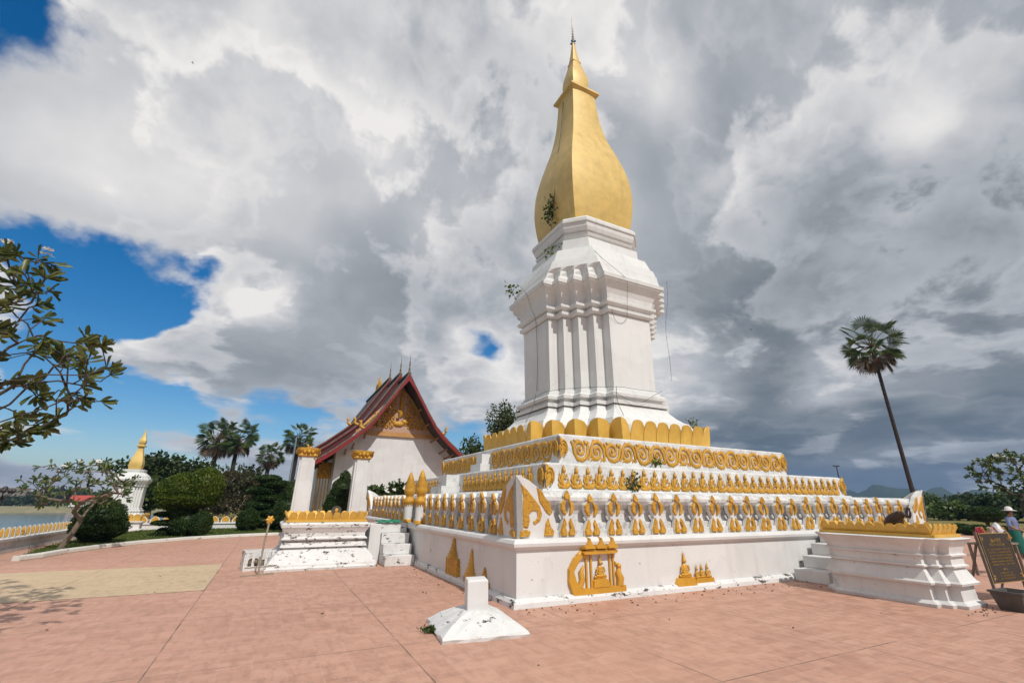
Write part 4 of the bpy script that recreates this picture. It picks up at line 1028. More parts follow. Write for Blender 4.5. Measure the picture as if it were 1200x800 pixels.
for i, (x, y, D, rc, lb) in enumerate(((258, 514, 62, 2.75, 'fan palm with a full crown, left of the close pair'), (280, 513, 64, 2.75, 'fan palm with a full crown, right of the close pair'), (349, 514, 60, 2.3, 'fan palm beside the temple eave'), (314, 534, 66, 2.0, 'small fan palm half hidden in the scrub'))):
    c = pd(x, y, D); fan_palm(lb, Vector((c.x, c.y, -.1)), c.z + .1, rc, 46, (.2 * (i - 1), 0), .28, 10 + i)
# background trees at the left
for i, (x, D, ytop, rx, mat, lb) in enumerate(((192, 46, 529, 3.0, DARKL, 'leafy dark tree behind the mushroom topiary'), (230, 50, 532, 3.4, DARKL, 'dark tree just left of the paired palms'), (298, 44, 548, 2.6, DARKL, 'low dark tree under the small palm'), (335, 46, 560, 2.4, MIDL, 'bushy tree under the palm near the eave'), (176, 40, 560, 2.0, MIDL, 'thin pale tree beside the small stupa'))):
    top = pd(x, ytop, D); b = Vector((top.x, top.y, -.1)); H = top.z
    bushy(lb, b, H, (rx, rx, H * .36), mat, 2600, .42, 18, .22, zc=H * .62)
for i, (x, D, ytop, lb) in enumerate(((278, 36, 546, 'dry scrubby tree of bare grey branches below the palms'), (300, 38, 560, 'dry scrubby tree behind the layered tree'), (252, 37, 556, 'dry scrubby tree right of the mushroom topiary'))):
    top = pd(x, ytop, D); b = Vector((top.x, top.y, -.1)); H = top.z + .1
    t = thing('scrub_tree', lb, 'tree', b)
    mb, tips, allp = grow((0, 0, 0), (0, 0, H * .25), ellipsoid_targets((0, 0, H * .58), (1.9, 1.9, H * .42), 120, .5), .10); mb.build('trunk', BARK, t)
    P = np.repeat(np.array([tuple(p) for p, d in tips + allp]), 7, 0); P += rng.normal(size=P.shape) * .22
    leaves_mesh('crown', SCRUB, P, rng.normal(size=P.shape), .2, .055, t)
# tree behind the stupa
for (x, D, ytop, rx, lb) in ((592, 46, 466, 2.6, 'feathery tree rising behind the stupa tiers'), (560, 47, 500, 2.0, 'lower feathery tree beside the temple eave')):
    top = pd(x, ytop, D); b = Vector((top.x, top.y, -.1)); H = top.z + .1
    bushy(lb, b, H, (rx, rx, H * .40), MIDL, 6000, .26, 30, .22, zc=H * .62, cr=.30)
# right-hand trees and hedges
spec = [(1085, 74, 578, 3.2, MIDL), (1107, 60, 587, 2.6, PALEL), (1129, 78, 579, 3.4, DARKL), (1151, 70, 580, 3.4, DARKL), (1173, 56, 571, 3.2, DARKL), (1198, 52, 573, 3.4, DARKL), (1226, 54, 566, 4.0, DARKL), (1066, 68, 584, 2.6, DARKL)]
names = ['olive-green tree just right of the palm trunk', 'pale green bushy tree in front of the far hills', 'dark tree below the far hills, between pale and dark crowns', 'dark spreading tree behind the mushroom shrub', 'tall dark tree under the blossoming frangipani', 'dark tree behind the woman in the hat', 'dark tree at the far right margin', 'dark bush hidden behind the corner leaf']
for (x, D, ytop, rx, mat), lb in zip(spec, names):
    top = pd(x, ytop, D); b = Vector((top.x, top.y, -.1)); H = top.z + .1
    bushy(lb, b, H, (rx, rx, H * .45), mat, 3000, .45, 20, .25, zc=H * .52)
b = pd(1157, 612, 33); b.z = -.05; topiary('small mushroom-shaped shrub on the dry field', b, [((0, 0, 1.15), (.95, .95, .45))], BOX, 5000, .09)
for i, (x, D, r_, lb) in enumerate(((1140, 29, 1.3, 'low dark hedge clump by the road, nearer the offering table'), (1166, 28, 1.2, 'low dark hedge clump by the road, behind the flower offerings'), (1120, 31, 1.0, 'low dark hedge clump by the road, left of the others'))):
    b = pd(x, 600, D); b.z = 0; topiary(lb, b, [((0, 0, .24), (r_, .7, .27)), ((.5, .2, .22), (r_ * .7, .6, .25))], BOX, 6000, .09)
# far woods over the river
P = []; Dv = []
for k in range(900):
    x = random.uniform(-260, 40); y = 378 + random.uniform(0, 22); h = 3.0 + 5.0 * abs(math.sin(x * .06)) ** 2 + 3.5 * abs(math.sin(x * .023 + 1)) ** 2
    for q in range(9):
        P.append((x + random.gauss(0, 1.3), y + random.gauss(0, 1.3), -2.9 + h * random.random() ** .7)); Dv.append((random.gauss(0, 1), random.gauss(0, 1), random.gauss(0, 1)))
stuff(leaves_mesh('far_woods', DARKL, P, Dv, 2.4, 1.0), 'distant dark tree line on the far river bank', 'woods')

# lawn grass, moss, litter
GRASS = leafmat('grass_blade', (.075, .12, .02), (.12, .155, .035), 1.5)
poly = [(p.x, p.y) for p in front + back]
def inpoly(x, y):
    c = False; j = len(poly) - 1
    for i in range(len(poly)):
        if (poly[i][1] > y) != (poly[j][1] > y) and x < (poly[j][0] - poly[i][0]) * (y - poly[i][1]) / (poly[j][1] - poly[i][1]) + poly[i][0]: c = not c
        j = i
    return c
P = []; x0, x1 = min(p[0] for p in poly), max(p[0] for p in poly); y0, y1 = min(p[1] for p in poly), max(p[1] for p in poly)
while len(P) < 26000:
    x, y = random.uniform(x0, x1), random.uniform(y0, y1)
    if inpoly(x, y): P.append((x, y, .05))
Dv = rng.normal(size=(len(P), 3)) * .45; Dv[:, 2] = 1
stuff(leaves_mesh('grass', GRASS, P, Dv, rng.uniform(.04, .10, len(P)), .008), 'short lawn grass inside the white kerb', 'grass')
MOSS = leafmat('moss', (.035, .065, .012), (.06, .09, .02), 8)
P = []
for k in range(1500):
    a = random.random(); q = Vector((-8.66, -7.70, .005)).lerp(Vector((-8.35, -8.20, .005)), a); s_ = random.gauss(0, .05); P.append((q.x + s_ - .03, q.y + random.gauss(0, .03), random.random() * .03))
Dv = rng.normal(size=(len(P), 3)) * .7; Dv[:, 2] = np.abs(Dv[:, 2]) + .4
stuff(leaves_mesh('moss', MOSS, P, Dv, rng.uniform(.02, .06, len(P)), .009), 'green moss along the foot of the small marker', 'moss')
LIT = simple('dry_leaf', (.16, .085, .04), (.09, .05, .03), 9, .8)
P = []; Dv = []
for k in range(190):
    if k < 90: x, y = random.uniform(-7.2, 1), -7.15 - abs(random.gauss(0, .35))
    elif k < 120: x, y = -7.15 - abs(random.gauss(0, .3)), random.uniform(-7, -2)
    elif k < 150: x, y = random.uniform(-.9, .8), -10.3 - abs(random.gauss(0, .2))
    else: x, y = random.uniform(-15, 6), random.uniform(-13, 0)
    if abs(x + 8.08) < .7 and abs(y + 7.9) < .7: continue
    P.append((x, y, .008)); a = random.uniform(0, 2 * PI); Dv.append((math.cos(a), math.sin(a), .12))
stuff(leaves_mesh('leaf_litter', LIT, P, Dv, rng.uniform(.02, .065, len(P)), .012), 'scattered dry brown leaves on the pink paving', 'litter')

# plants rooted in the stupa
def sprout(label, loc, n, r_, L, stem=None):
    t = thing('wild_plant', label, 'plant', loc); P = rng.normal(size=(n, 3)) * np.array(r_)
    mb = MB()
    for q in P[:8]: mb.tube([(0, 0, 0), tuple(q * .5 + np.array([0, 0, .02])), tuple(q)], .008, 4)
    mb.build('stem', BARK, t); leaves_mesh('foliage', BOXL if n < 60 else MIDL, P, P + rng.normal(size=P.shape) * .2, L, L * .4, t)
def onbulb(x, y, u): p = pu(x, y, u); return p
sprout('leafy plant growing from the left face of the golden bulb', pu(645, 247, -1.75), 130, (.10, .14, .34), .14)
sprout('small plant on the white moulding under the bulb', pu(646, 297, -2.1), 26, (.12, .16, .16), .16)
sprout('sprig hanging off the left cornice corner', pu(600, 340, -3.1) + Vector((0, 0, 0)), 26, (.15, .15, .13), .15)
sprout('little plant in the joint under the scroll frieze', pv(770, 541, -4.68), 40, (.06, .05, .07), .08)
sprout('weed growing among the kneeling figures', pv(742, 568, -5.68), 60, (.07, .05, .13), .08)
sprout('tuft on the right roof petals', pv(811, 497, -3.0), 30, (.12, .12, .08), .1)
# wires draped over the tower
WIRE = simple('black_wire', (.06, .055, .05), (.03, .03, .03), 5, .6)
def wire(label, pts, r_=.007): 
    for _ in range(2):
        q = [pts[0]]
        for a, b in zip(pts, pts[1:]): q += [a.lerp(b, .25), a.lerp(b, .75)]
        pts = q + [pts[-1]]
    mb = MB(); mb.tube(pts, r_, 5); tag(mb.build('wire', WIRE, None), label, 'wire', 'wires draped over the stupa')
wire('black wire hanging down the left face of the shaft', [pu(609, 335, -3.06), pu(618, 345, -3.04), pu(622, 362, -2.8), pu(628, 372, -2.72), pu(629, 397, -2.56), pu(630, 430, -2.56), pu(629, 458, -2.56)])
wire('thin wire along the base moulding of the shaft', [pu(616, 470, -2.84), pu(628, 465, -2.84), pu(645, 456, -2.84), pv(723, 452, -2.82), pv(745, 456, -2.82), pv(770, 459, -2.82)])
wire('wire looping below the base moulding', [pv(722, 460, -2.84), pv(735, 468, -2.86), pv(752, 473, -2.9), pv(766, 463, -2.84), pv(776, 458, -2.84)])
wire('loose wire over the sloping white roof', [pv(694, 291, -2.3), pv(706, 303, -2.7), pv(720, 314, -2.95), pv(733, 325, -3.06)])
wire('wire loop on the upper right shaft face', [pv(717, 362, -2.72), pv(720, 375, -2.57), pv(728, 380, -2.56), pv(735, 374, -2.57), pv(735, 366, -2.72), pv(735, 330, -3.04)], .006)
wire('dark wire down the left face of the golden bulb', [pu(660, 120, -.72), pu(658, 150, -.98), pu(654, 180, -1.30), pu(651, 205, -1.58), pu(650, 228, -1.74), pu(648, 245, -1.72)], .014)
wire('wire dangling free right of the cornice', [pv(781, 330, -2.2), pv(783, 350, -2.2), pv(779, 385, -2.2), pv(785, 420, -2.2), pv(787, 446, -2.2)], .006)
wire('wire trailing over the plinth towards the gold petals', [pu(628, 462, -2.7), pu(624, 480, -2.95), pu(616, 495, -3.25)])
wire('wire running down the plinth corner', [pv(722, 452, -2.83), pv(723, 470, -2.83), pv(731, 487, -3.2)], .009)

# ------------------------------------------------------------------ small objects
# elephant statue
def skinned(name, verts, edges, radii, mat, parent, sub=1):
    me = bpy.data.meshes.new(name); me.from_pydata(verts, edges, []); o = bpy.data.objects.new(name, me); COL.objects.link(o)
    sk = o.modifiers.new('skin', 'SKIN'); sk.use_smooth_shade = True
    for v, r_ in zip(me.skin_vertices[0].data, radii): v.radius = (r_, r_) if not hasattr(r_, '__len__') else r_
    me.skin_vertices[0].data[0].use_root = True
    ss = o.modifiers.new('sub', 'SUBSURF'); ss.levels = sub; ss.render_levels = sub
    dg = bpy.context.evaluated_depsgraph_get(); dg.update(); me2 = bpy.data.meshes.new_from_object(o.evaluated_get(dg))
    bpy.data.objects.remove(o); me2.name = name; me2.materials.clear(); me2.materials.append(mat)
    for p in me2.polygons: p.use_smooth = True
    o2 = bpy.data.objects.new(name, me2); COL.objects.link(o2)
    if parent: o2.parent = parent
    return o2
BRONZE = simple('brown_bronze', (.085, .05, .035), (.035, .028, .025), 7, .4, .35, .3)
ep = pv(1045, 604, -9.35)
el = thing('elephant_statue', 'small brown elephant statue with raised trunk behind gold petals', 'statue', (-.12, -9.38, 1.14), -PI / 2); el.scale = (.56, .56, .74)
V = [(-.16, 0, .30), (.02, 0, .32), (.17, 0, .34), (.28, 0, .42), (.36, 0, .40), (.43, 0, .34), (.50, 0, .36), (.54, 0, .45), (.52, 0, .53), (.56, 0, .57),
     (-.20, .09, .15), (-.20, .09, .01), (-.20, -.09, .15), (-.20, -.09, .01), (.16, .09, .15), (.17, .09, .01), (.16, -.09, .15), (.17, -.09, .01), (-.29, 0, .25), (-.31, 0, .14)]
Ed = [(0, 1), (1, 2), (2, 3), (3, 4), (4, 5), (5, 6), (6, 7), (7, 8), (8, 9), (0, 10), (10, 11), (0, 12), (12, 13), (2, 14), (14, 15), (2, 16), (16, 17), (0, 18), (18, 19)]
rr = [.15, .155, .13, .105, .08, .05, .04, .033, .028, .022, .07, .06, .07, .06, .065, .055, .065, .055, .02, .012]
skinned('body', V, Ed, rr, BRONZE, el, 2)
for e in (-1, 1):
    m = MB(); m.blob((.22, e * .115, .40), (.085, .018, .10), 10, 6, 0, Matrix.Rotation(e * .35, 3, 'Z')); m.build('ear', BRONZE, el)
    m = MB(); m.tube([(.36, e * .05, .35), (.44, e * .07, .31), (.50, e * .065, .34)], [.014, .011, .003], 6); m.build('tusk', simple('ivory', (.6, .52, .4), (.5, .42, .3), 5, .4), el)
# votive plaque on the left table
p = pv(395, 590, -.2)
t = thing('votive_plaque', 'small dark arched plaque with gold centre on the peeling table', 'plaque', (p.x, -.2, 1.085))
m = MB(); arch = [(-.13, 0), (.13, 0), (.13, .26)] + [(.13 * math.cos(a), .26 + .13 * math.sin(a)) for a in np.linspace(0, PI, 9)[1:-1]] + [(-.13, .26)]
m.prism(arch, lambda a, b, d: Vector((a, -d, b)), 0, .07); m.box(-.16, .16, -.1, .04, -.002, .04); m.build('frame', simple('dark_stone', (.05, .05, .05), (.09, .085, .08), 9, .6), t)
m = MB(); m.blob((0, -.075, .27), (.05, .02, .06)); m.tube([(0, -.075, .22), (0, -.075, .10)], [.05, .075], 8); m.build('portrait_relief', CARVE, t)
# green cloth on the stair head
m = MB(); nx, ny = 10, 6
m.add([(-7.95 + .075 * i + .01 * math.sin(j * 2), -.35 + .09 * j, 1.018 + .03 * abs(math.sin(i * .9 + j)) + .05 * (j / ny)) for j in range(ny) for i in range(nx)], [(j * nx + i, j * nx + i + 1, (j + 1) * nx + i + 1, (j + 1) * nx + i) for j in range(ny - 1) for i in range(nx - 1)], 0, True)
c = m.build('cloth', simple('green_cloth', (.01, .22, .12), (.008, .16, .09), 6, .8)); so = c.modifiers.new('thick', 'SOLIDIFY'); so.thickness = .012; tag(c, 'crumpled green cloth left on top of the worn steps', 'cloth')
# signboard stand and its box
pL, pR = gp(1171, 706), gp(1207, 701)
SB = simple('black_board', (.022, .018, .014), (.035, .028, .02), 6, .45); GL = gold('gold_letter', base=(.42, .27, .08), metal=.2, rough=.45)
cx, cy = (pL.x + pR.x) / 2, (pL.y + pR.y) / 2; W = (pR - pL).length / 2; ang = math.atan2(pR.y - pL.y, pR.x - pL.x)
sg = thing('signboard', 'black signboard with gold lettering leaning on thin wooden legs', 'sign', (cx, cy, 0), ang)
tilt = Matrix.Rotation(R(-2), 4, 'X')
LEGM = simple('grey_wood', (.22, .18, .14), (.14, .11, .09), 8, .8)
for e in (-1, 1):
    m = MB(); m.box(e * W - .018, e * W + .018, -.02, .02, 0, 1.15, 0, tilt.to_3x3()); m.build('leg', LEGM, sg)
    m = MB(); m.box(e * W - .016, e * W + .016, .0, .03, 0, 1.0, 0, Matrix.Translation((0, .38, 0)) @ Matrix.Rotation(R(19), 4, 'X')); m.build('strut', LEGM, sg)
m = MB(); m.box(-W + .02, W - .02, -.035, -.021, .30, 1.13, 0, tilt.to_3x3()); bd = m.build('board', SB, sg)
m = MB()
M3 = tilt.to_3x3()
m.box(-W + .02, W - .02, -.040, -.036, .30, .312, 0, M3); m.box(-W + .02, W - .02, -.040, -.036, 1.118, 1.13, 0, M3)
m.box(-W + .02, -W + .03, -.040, -.036, .312, 1.118, 0, M3); m.box(W - .03, W - .02, -.040, -.036, .312, 1.118, 0, M3)
def glyphs(z, h, w0, n):
    for k in range(n):
        x = -w0 + 2 * w0 * (k + .5) / n
        if random.random() < .1: continue
        kind = random.random(); q = w0 / n * .8
        if kind < .4: pts = [(x + q * .7 * math.cos(t_), z + h * .5 * math.sin(t_)) for t_ in np.linspace(.5, 5.2, 7)]
        elif kind < .7: pts = [(x - q, z - h * .4), (x - q * .4, z + h * .5), (x + q * .3, z - h * .4), (x + q * .8, z + h * .4)]
        else: pts = [(x - q * .6, z + h * .4), (x - q * .6, z - h * .4), (x + q * .6, z - h * .4), (x + q * .6, z + h * .7)]
        m.tube([M3 @ Vector((a, -.037, b)) for a, b in pts], h * .11, 4, 0, False)
glyphs(1.0, .06, W * .35, 6); glyphs(.93, .04, W * .5, 10)
for k in range(6): glyphs(.85 - .05 * k, .024, W * .72, 24)
glyphs(.52, .03, W * .15, 2)
for k in range(3): glyphs(.46 - .045 * k, .024, W * .5, 15)
for ex in (-1, 1):
    for zc, ez in ((.36, 1), (1.07, -1)): m.tube([M3 @ Vector((ex * (W - .045 - .07 * t_), -.037, zc + ez * .07 * math.sin(t_ * 3))) for t_ in np.linspace(0, 1, 7)], [.012, .011, .01, .009, .008, .007, .004], 5)
m.build('lettering', GL, bd)
bx = gp(1190, 716)
m = MB(); m.loft([rect(.20, .15, 0), rect(.27, .20, .26), rect(.29, .22, .262), rect(.29, .22, .29), rect(.25, .18, .291), rect(.22, .16, .20)], 0, True, True)
tag(m.build('tub', simple('dark_tub', (.06, .055, .05), (.10, .09, .085), 9, .55), None, (bx.x + .15, bx.y, 0)), 'dark plastic tub on the ground below the signboard', 'tub'); bpy.data.objects['tub'].rotation_euler = (0, 0, ang)
# table of flower offerings
ft = pd(1166, 640, 12.5); ft.z = 0
t = thing('offering_stand', 'wooden stand carrying flower offerings behind the signboard', 'table', ft, ang)
m = MB(); m.box(-.75, .55, -.25, .25, .70, .74); m.build('top', simple('stand_wood', (.25, .2, .16), (.16, .13, .1), 6, .7), t)
for a in (-.7, .5):
    for b2 in (-.2, .2):
        m = MB(); m.box(a - .025, a + .025, b2 - .025, b2 + .025, 0, .70); m.build('leg', simple('leg_wood', (.22, .17, .14), (.15, .12, .1), 6, .7), t)
cols = [((.55, .10, .16), 'pink and white'), ((.62, .38, .06), 'orange and gold'), ((.55, .50, .42), 'cream'), ((.40, .05, .06), 'red'), ((.60, .32, .10), 'marigold')]
for i, (c_, nm) in enumerate(cols):
    q = Vector((-.62 + .27 * i, -.05 + .08 * (i % 2), .742)); w_ = Matrix.Rotation(ang, 3, 'Z') @ q + ft
    o = thing('flower_cone', nm + ' cone-shaped flower offering on the wooden stand', 'flower offering', w_, 0, 'flower offerings on the stand')
    mb = MB(); mb.lathe([(.10, 0), (.07, .03), (.10, .08), (.09, .1)], n=12); mb.build('bowl', GOLD, o)
    P = []; Dv = []
    for k in range(260):
        h = random.random(); a = random.uniform(0, 2 * PI); r_ = .09 * (1 - h) + .01
        P.append((r_ * math.cos(a), r_ * math.sin(a), .09 + .25 * h)); Dv.append((math.cos(a), math.sin(a), .5))
    leaves_mesh('flowers', leafmat('petals_' + nm.split()[0], c_, tuple(min(1, x * 1.4 + .1) for x in c_), 30, .6, .2), P, Dv, .05, .02, o)
# white plastic covers
o = MB(); o.lathe([(.22, 0), (.26, .1), (.20, .3), (.10, .45), (.02, .52)], n=9); o = o.build('plastic_bag', simple('white_plastic', (.6, .6, .62), (.45, .46, .48), 12, .3)); w_ = Matrix.Rotation(ang, 3, 'Z') @ Vector((.42, .02, .742)) + ft; o.location = w_; o.scale = (.7, .7, .9)
tag(o, 'translucent white bag standing among the flower offerings', 'bag')
# T-shaped post with gold flower, and crate behind it
p = gp(302, 674)
t = thing('notice_post', 'thin leaning post with a gold flower top and wide foot', 'post', p, R(18))
GW = simple('worn_metal', (.35, .30, .24), (.22, .18, .14), 8, .6)
m = MB(); m.tube([(0, 0, 0), (.02, 0, .7), (.06, .02, 1.18)], .022, 8); m.build('pole', GW, t)
m = MB(); m.box(-.36, .34, -.02, .02, 0, .03); m.box(-.3, .34, -.015, .015, .16, .185); m.build('foot', GW, t)
m = MB()
for k in range(6):
    a = k * PI / 3; m.tube([(.06, .02, 1.16), (.06 + .07 * math.cos(a), .02, 1.17 + .07 * math.sin(a)), (.06 + .10 * math.cos(a), .02, 1.17 + .1 * math.sin(a))], [.03, .035, .006], 6)
m.build('gold_flower', GOLD, t)
p = gp(300, 669)
t = thing('crate', 'open whitish crate holding scraps behind the notice post', 'crate', (p.x, p.y + .35, 0), R(10))
m = MB(); m.box(-.34, .34, .20, .23, 0, .44); m.box(-.34, -.31, -.2, .2, 0, .44); m.box(.31, .34, -.2, .2, 0, .44); m.box(-.31, .31, -.2, .2, .0, .03); m.box(-.34, .34, -.23, -.2, 0, .10); m.box(-.34, .34, -.23, -.2, .40, .44)
for k in range(5): m.box(-.31 + .14 * k, -.25 + .14 * k, -.225, -.205, .10, .40)
m.build('frame', WORN, t)
m = MB(); m.blob((-.1, 0, .15), (.14, .13, .12)); m.blob((.15, .02, .12), (.12, .12, .1)); m.build('scraps', simple('scraps', (.30, .22, .12), (.12, .10, .08), 20, .8), t)
# lamp posts
def lamp(label, base, H, kind):
    t = thing('street_lamp', label, 'street lamp', base)
    LM = simple('lamp_metal_' + kind, (.05, .045, .05), (.08, .06, .06), 4, .5, .4)
    m = MB(); m.tube([(0, 0, -.1), (0, 0, H)], [.07, .045], 8); m.build('pole', LM, t)
    m = MB()
    if kind == 'globe':
        for k in range(5):
            a = k * 2 * PI / 5; m.tube([(0, 0, H - .15), (.2 * math.cos(a), .2 * math.sin(a), H - .05), (.32 * math.cos(a), .32 * math.sin(a), H + .15)], .025, 5); m.blob((.32 * math.cos(a), .32 * math.sin(a), H + .22), .11)
        m.blob((0, 0, H + .32), .12)
    else:
        for e in (-1, 1): m.tube([(0, 0, H - .05), (e * .3, 0, H + .1)], .03, 5); m.box(e * .3 - .16, e * .3 + .16, -.08, .08, H + .06, H + .14)
    m.build('lamp_head', LM, t)
p = pd(31, 612, 27); lamp('dark globe lamp post on the riverside beyond the leaf wall', Vector((-22.0, 16.5, -1.5)), 3.2, 'globe')
p = pd(333, 600, 32); m = MB(); m.lathe([(.085, -.05), (.08, .2), (.06, 2.5), (.05, 5.6), (.03, 5.75), (.004, 5.8)], n=10); tag(m.build('pole', simple('pale_blue_metal', (.22, .28, .34), (.16, .21, .27), 4, .5, .4), None, (p.x, p.y, 0)), 'pale blue metal pole between the palms and the first pillar', 'pole')
p = pd(990, 590, 46); lamp('distant twin-head street light above the right terrace', Vector((p.x, p.y, -.05)), 5.2, 'twin')
# far houses
RR = simple('red_roof', (.42, .07, .04), (.32, .05, .03), 1, .7)
for i, (x, w_, lb) in enumerate(((100, 10, 'far red-roofed house across the river, left one'), (124, 8, 'far red-roofed house across the river, middle one'), (137, 9, 'far red-roofed house across the river beside the small stupa'), (4, 13, 'far pale-roofed shed above the river at the left edge'))):
    b = pv(x, 592, 366 if i < 3 else 395); b.z = -3.0
    t = thing('house', lb, 'house', b, R(10 * i), None); t.scale = (1.35, 1.35, 1.35 if i < 3 else 2.2)
    m = MB(); m.box(-w_ / 2, w_ / 2, -3, 3, 0, 2.6); m.build('wall', WHITE, t)
    m = MB(); m.prism([(-3.8, 2.5), (3.8, 2.5), (0, 4.9)], lambda a, b_, d: Vector((d, a, b_)), -w_ / 2 - .6, w_ / 2 + .6); m.build('roof', RR if i < 3 else EDGE, t)
    m = MB()
    for k in range(3): m.box(-w_ / 2 + 1 + k * (w_ - 3) / 2, -w_ / 2 + 2 + k * (w_ - 3) / 2, -3.06, -3.003, .9, 2.0)
    m.build('window', simple('dark_window', (.03, .03, .035), (.05, .05, .06), 2, .2), t)
# person
pb = pd(1195, 640, 16.2); pb.z = 0
pr = thing('person', 'person in a white hat, blue shirt and green skirt standing at right edge', 'person', pb, YAW * -1 + R(200))
SKIN = simple('skin', (.30, .17, .11), (.26, .14, .09), 5, .5)
V = [(0, 0, .86), (0, 0, 1.05), (0, .01, 1.22), (0, .015, 1.30), (0, .03, 1.40), (0, .035, 1.46), (.09, 0, .80), (.095, .02, .45), (.095, 0, .06), (.095, .12, .03), (-.09, 0, .80), (-.095, .0, .45), (-.095, -.03, .06), (-.095, .09, .03),
     (.17, .0, 1.22), (.23, .02, 1.0), (.20, .18, .88), (.18, .26, .88), (-.17, .0, 1.22), (-.24, .0, 1.0), (-.22, .12, .82), (-.20, .18, .78)]
Ed = [(0, 1), (1, 2), (2, 3), (3, 4), (4, 5), (0, 6), (6, 7), (7, 8), (8, 9), (0, 10), (10, 11), (11, 12), (12, 13), (2, 14), (14, 15), (15, 16), (16, 17), (2, 18), (18, 19), (19, 20), (20, 21)]
rr = [.13, .115, .12, .05, .085, .075, .09, .06, .04, .03, .09, .06, .04, .03, .055, .04, .03, .03, .055, .04, .03, .03]
skinned('body', V, Ed, rr, SKIN, pr, 2)
m = MB(); m.lathe([(.165, .80), (.15, .95), (.155, 1.1), (.165, 1.2), (.10, 1.29), (.07, 1.31)], n=14, sy=.72)
for e in (-1, 1): m.tube([(e * .14, 0, 1.24), (e * .205, .01, 1.10), (e * .235, .02, .99)], [.07, .06, .055], 8)
m.build('shirt', simple('blue_cloth', (.10, .17, .36), (.16, .22, .40), 9, .8), pr)
m = MB(); m.lathe([(.15, .90), (.18, .78), (.20, .5), (.235, .18), (.23, .16)], n=14, sy=.8); m.build('skirt', simple('green_skirt', (.01, .13, .10), (.01, .09, .07), 6, .8), pr)
m = MB(); m.lathe([(.20, 1.47), (.21, 1.475), (.10, 1.50), (.095, 1.56), (.06, 1.60), (.01, 1.61)], (0, .03, 0), 14); m.build('hat', simple('white_hat', (.72, .70, .68), (.6, .58, .55), 9, .8), pr)
m = MB(); m.blob((0, .012, 1.42), (.088, .085, .10)); m.build('hair', simple('black_hair', (.015, .012, .01), (.02, .018, .015), 9, .5), pr)
# birds
for x, y, lb in ((226, 74, 'tiny dark bird high in the left sky'), (880, 386, 'tiny dark bird against the grey cloud by the palm')):
    m = MB(); m.blob((0, 0, 0), (.22, .07, .07), 8, 5); m.add([(-.08, 0, 0), (.1, 0, 0), (.02, .5, .14), (-.1, .45, .13)], [(0, 1, 2, 3)]); m.add([(-.08, 0, 0), (.1, 0, 0), (.02, -.5, .14), (-.1, -.45, .13)], [(0, 1, 2, 3)]); m.add([(-.2, -.02, 0), (-.2, .02, 0), (-.42, .08, 0), (-.42, -.08, 0)], [(0, 1, 2, 3)])
    tag(m.build('bird', BARKD, None, pd(x, y, 90)), lb, 'bird')

hz = bpy.data.materials.new('air'); hz.use_nodes = True; hn = hz.node_tree; hn.nodes.clear()
hv = hn.nodes.new('ShaderNodeVolumePrincipled'); hv.inputs['Color'].default_value = (.30, .50, .90, 1); hv.inputs['Density'].default_value = HAZE; hv.inputs['Anisotropy'].default_value = .2
ho = hn.nodes.new('ShaderNodeOutputMaterial'); hn.links.new(hv.outputs[0], ho.inputs['Volume'])
m = MB(); m.box(-2300, 2300, -700, 2300, -9.0, 130); stuff(m.build('haze', hz), 'pale bluish haze in the air before the far hills', 'haze')

# ------------------------------------------------------------------ sky and light
SUN_AZ, SUN_EL = R(7), R(49)          # azimuth from -Y towards +X
sd = Vector((math.sin(SUN_AZ) * math.cos(SUN_EL), -math.cos(SUN_AZ) * math.cos(SUN_EL), math.sin(SUN_EL)))
sl = bpy.data.lights.new('sun', 'SUN'); sl.energy = 2.75; sl.angle = R(.7); sl.color = (1, .96, .89)
so = bpy.data.objects.new('sun', sl); COL.objects.link(so); so.rotation_euler = (-sd).to_track_quat('-Z', 'Y').to_euler(); so.location = (0, -20, 40)
W = bpy.data.worlds.new('World'); S.world = W; W.use_nodes = True; nt = W.node_tree; nt.nodes.clear()
K = lambda t_: nt.nodes.new(t_)
def wm(op, a, b=0, c=0):
    n = K('ShaderNodeMath'); n.operation = op
    for s_, v in zip(n.inputs, (a, b, c)):
        if hasattr(v, 'is_linked'): nt.links.new(v, s_)
        else: s_.default_value = v
    return n.outputs[0]
def wv(op, a, b=(0, 0, 0)):
    n = K('ShaderNodeVectorMath'); n.operation = op
    for s_, v in zip(n.inputs, (a, b)):
        if hasattr(v, 'is_linked'): nt.links.new(v, s_)
        else: s_.default_value = v
    return n
tc = K('ShaderNodeTexCoord'); DIR = wv('NORMALIZE', tc.outputs['Generated']).outputs[0]
sky = K('ShaderNodeTexSky'); sky.sky_type = 'NISHITA'; sky.sun_disc = False; sky.sun_elevation = SUN_EL; sky.sun_rotation = math.atan2(sd.x, sd.y); sky.altitude = 100; sky.dust_density = .6; sky.ozone_density = 2.0
sep = K('ShaderNodeSeparateXYZ'); nt.links.new(DIR, sep.inputs[0])
zz = wm('ADD', wm('MAXIMUM', sep.outputs['Z'], 0), .22)
pl = K('ShaderNodeCombineXYZ'); nt.links.new(wm('DIVIDE', sep.outputs['X'], zz), pl.inputs[0]); nt.links.new(wm('DIVIDE', sep.outputs['Y'], zz), pl.inputs[1])
def wn(vec, scale, det=8, rough=.55, dist=0., off=(0, 0, 0)):
    n = K('ShaderNodeTexNoise'); n.inputs['Scale'].default_value = scale; n.inputs['Detail'].default_value = det; n.inputs['Roughness'].default_value = rough; n.inputs['Distortion'].default_value = dist
    nt.links.new(wv('ADD', vec, off).outputs[0], n.inputs['Vector']); return n.outputs['Fac']
zq = wm('MULTIPLY', wm('DIVIDE', wm('MAXIMUM', sep.outputs['Z'], 0), wm('ADD', wm('MAXIMUM', sep.outputs['Z'], 0), .45)), 4.6)
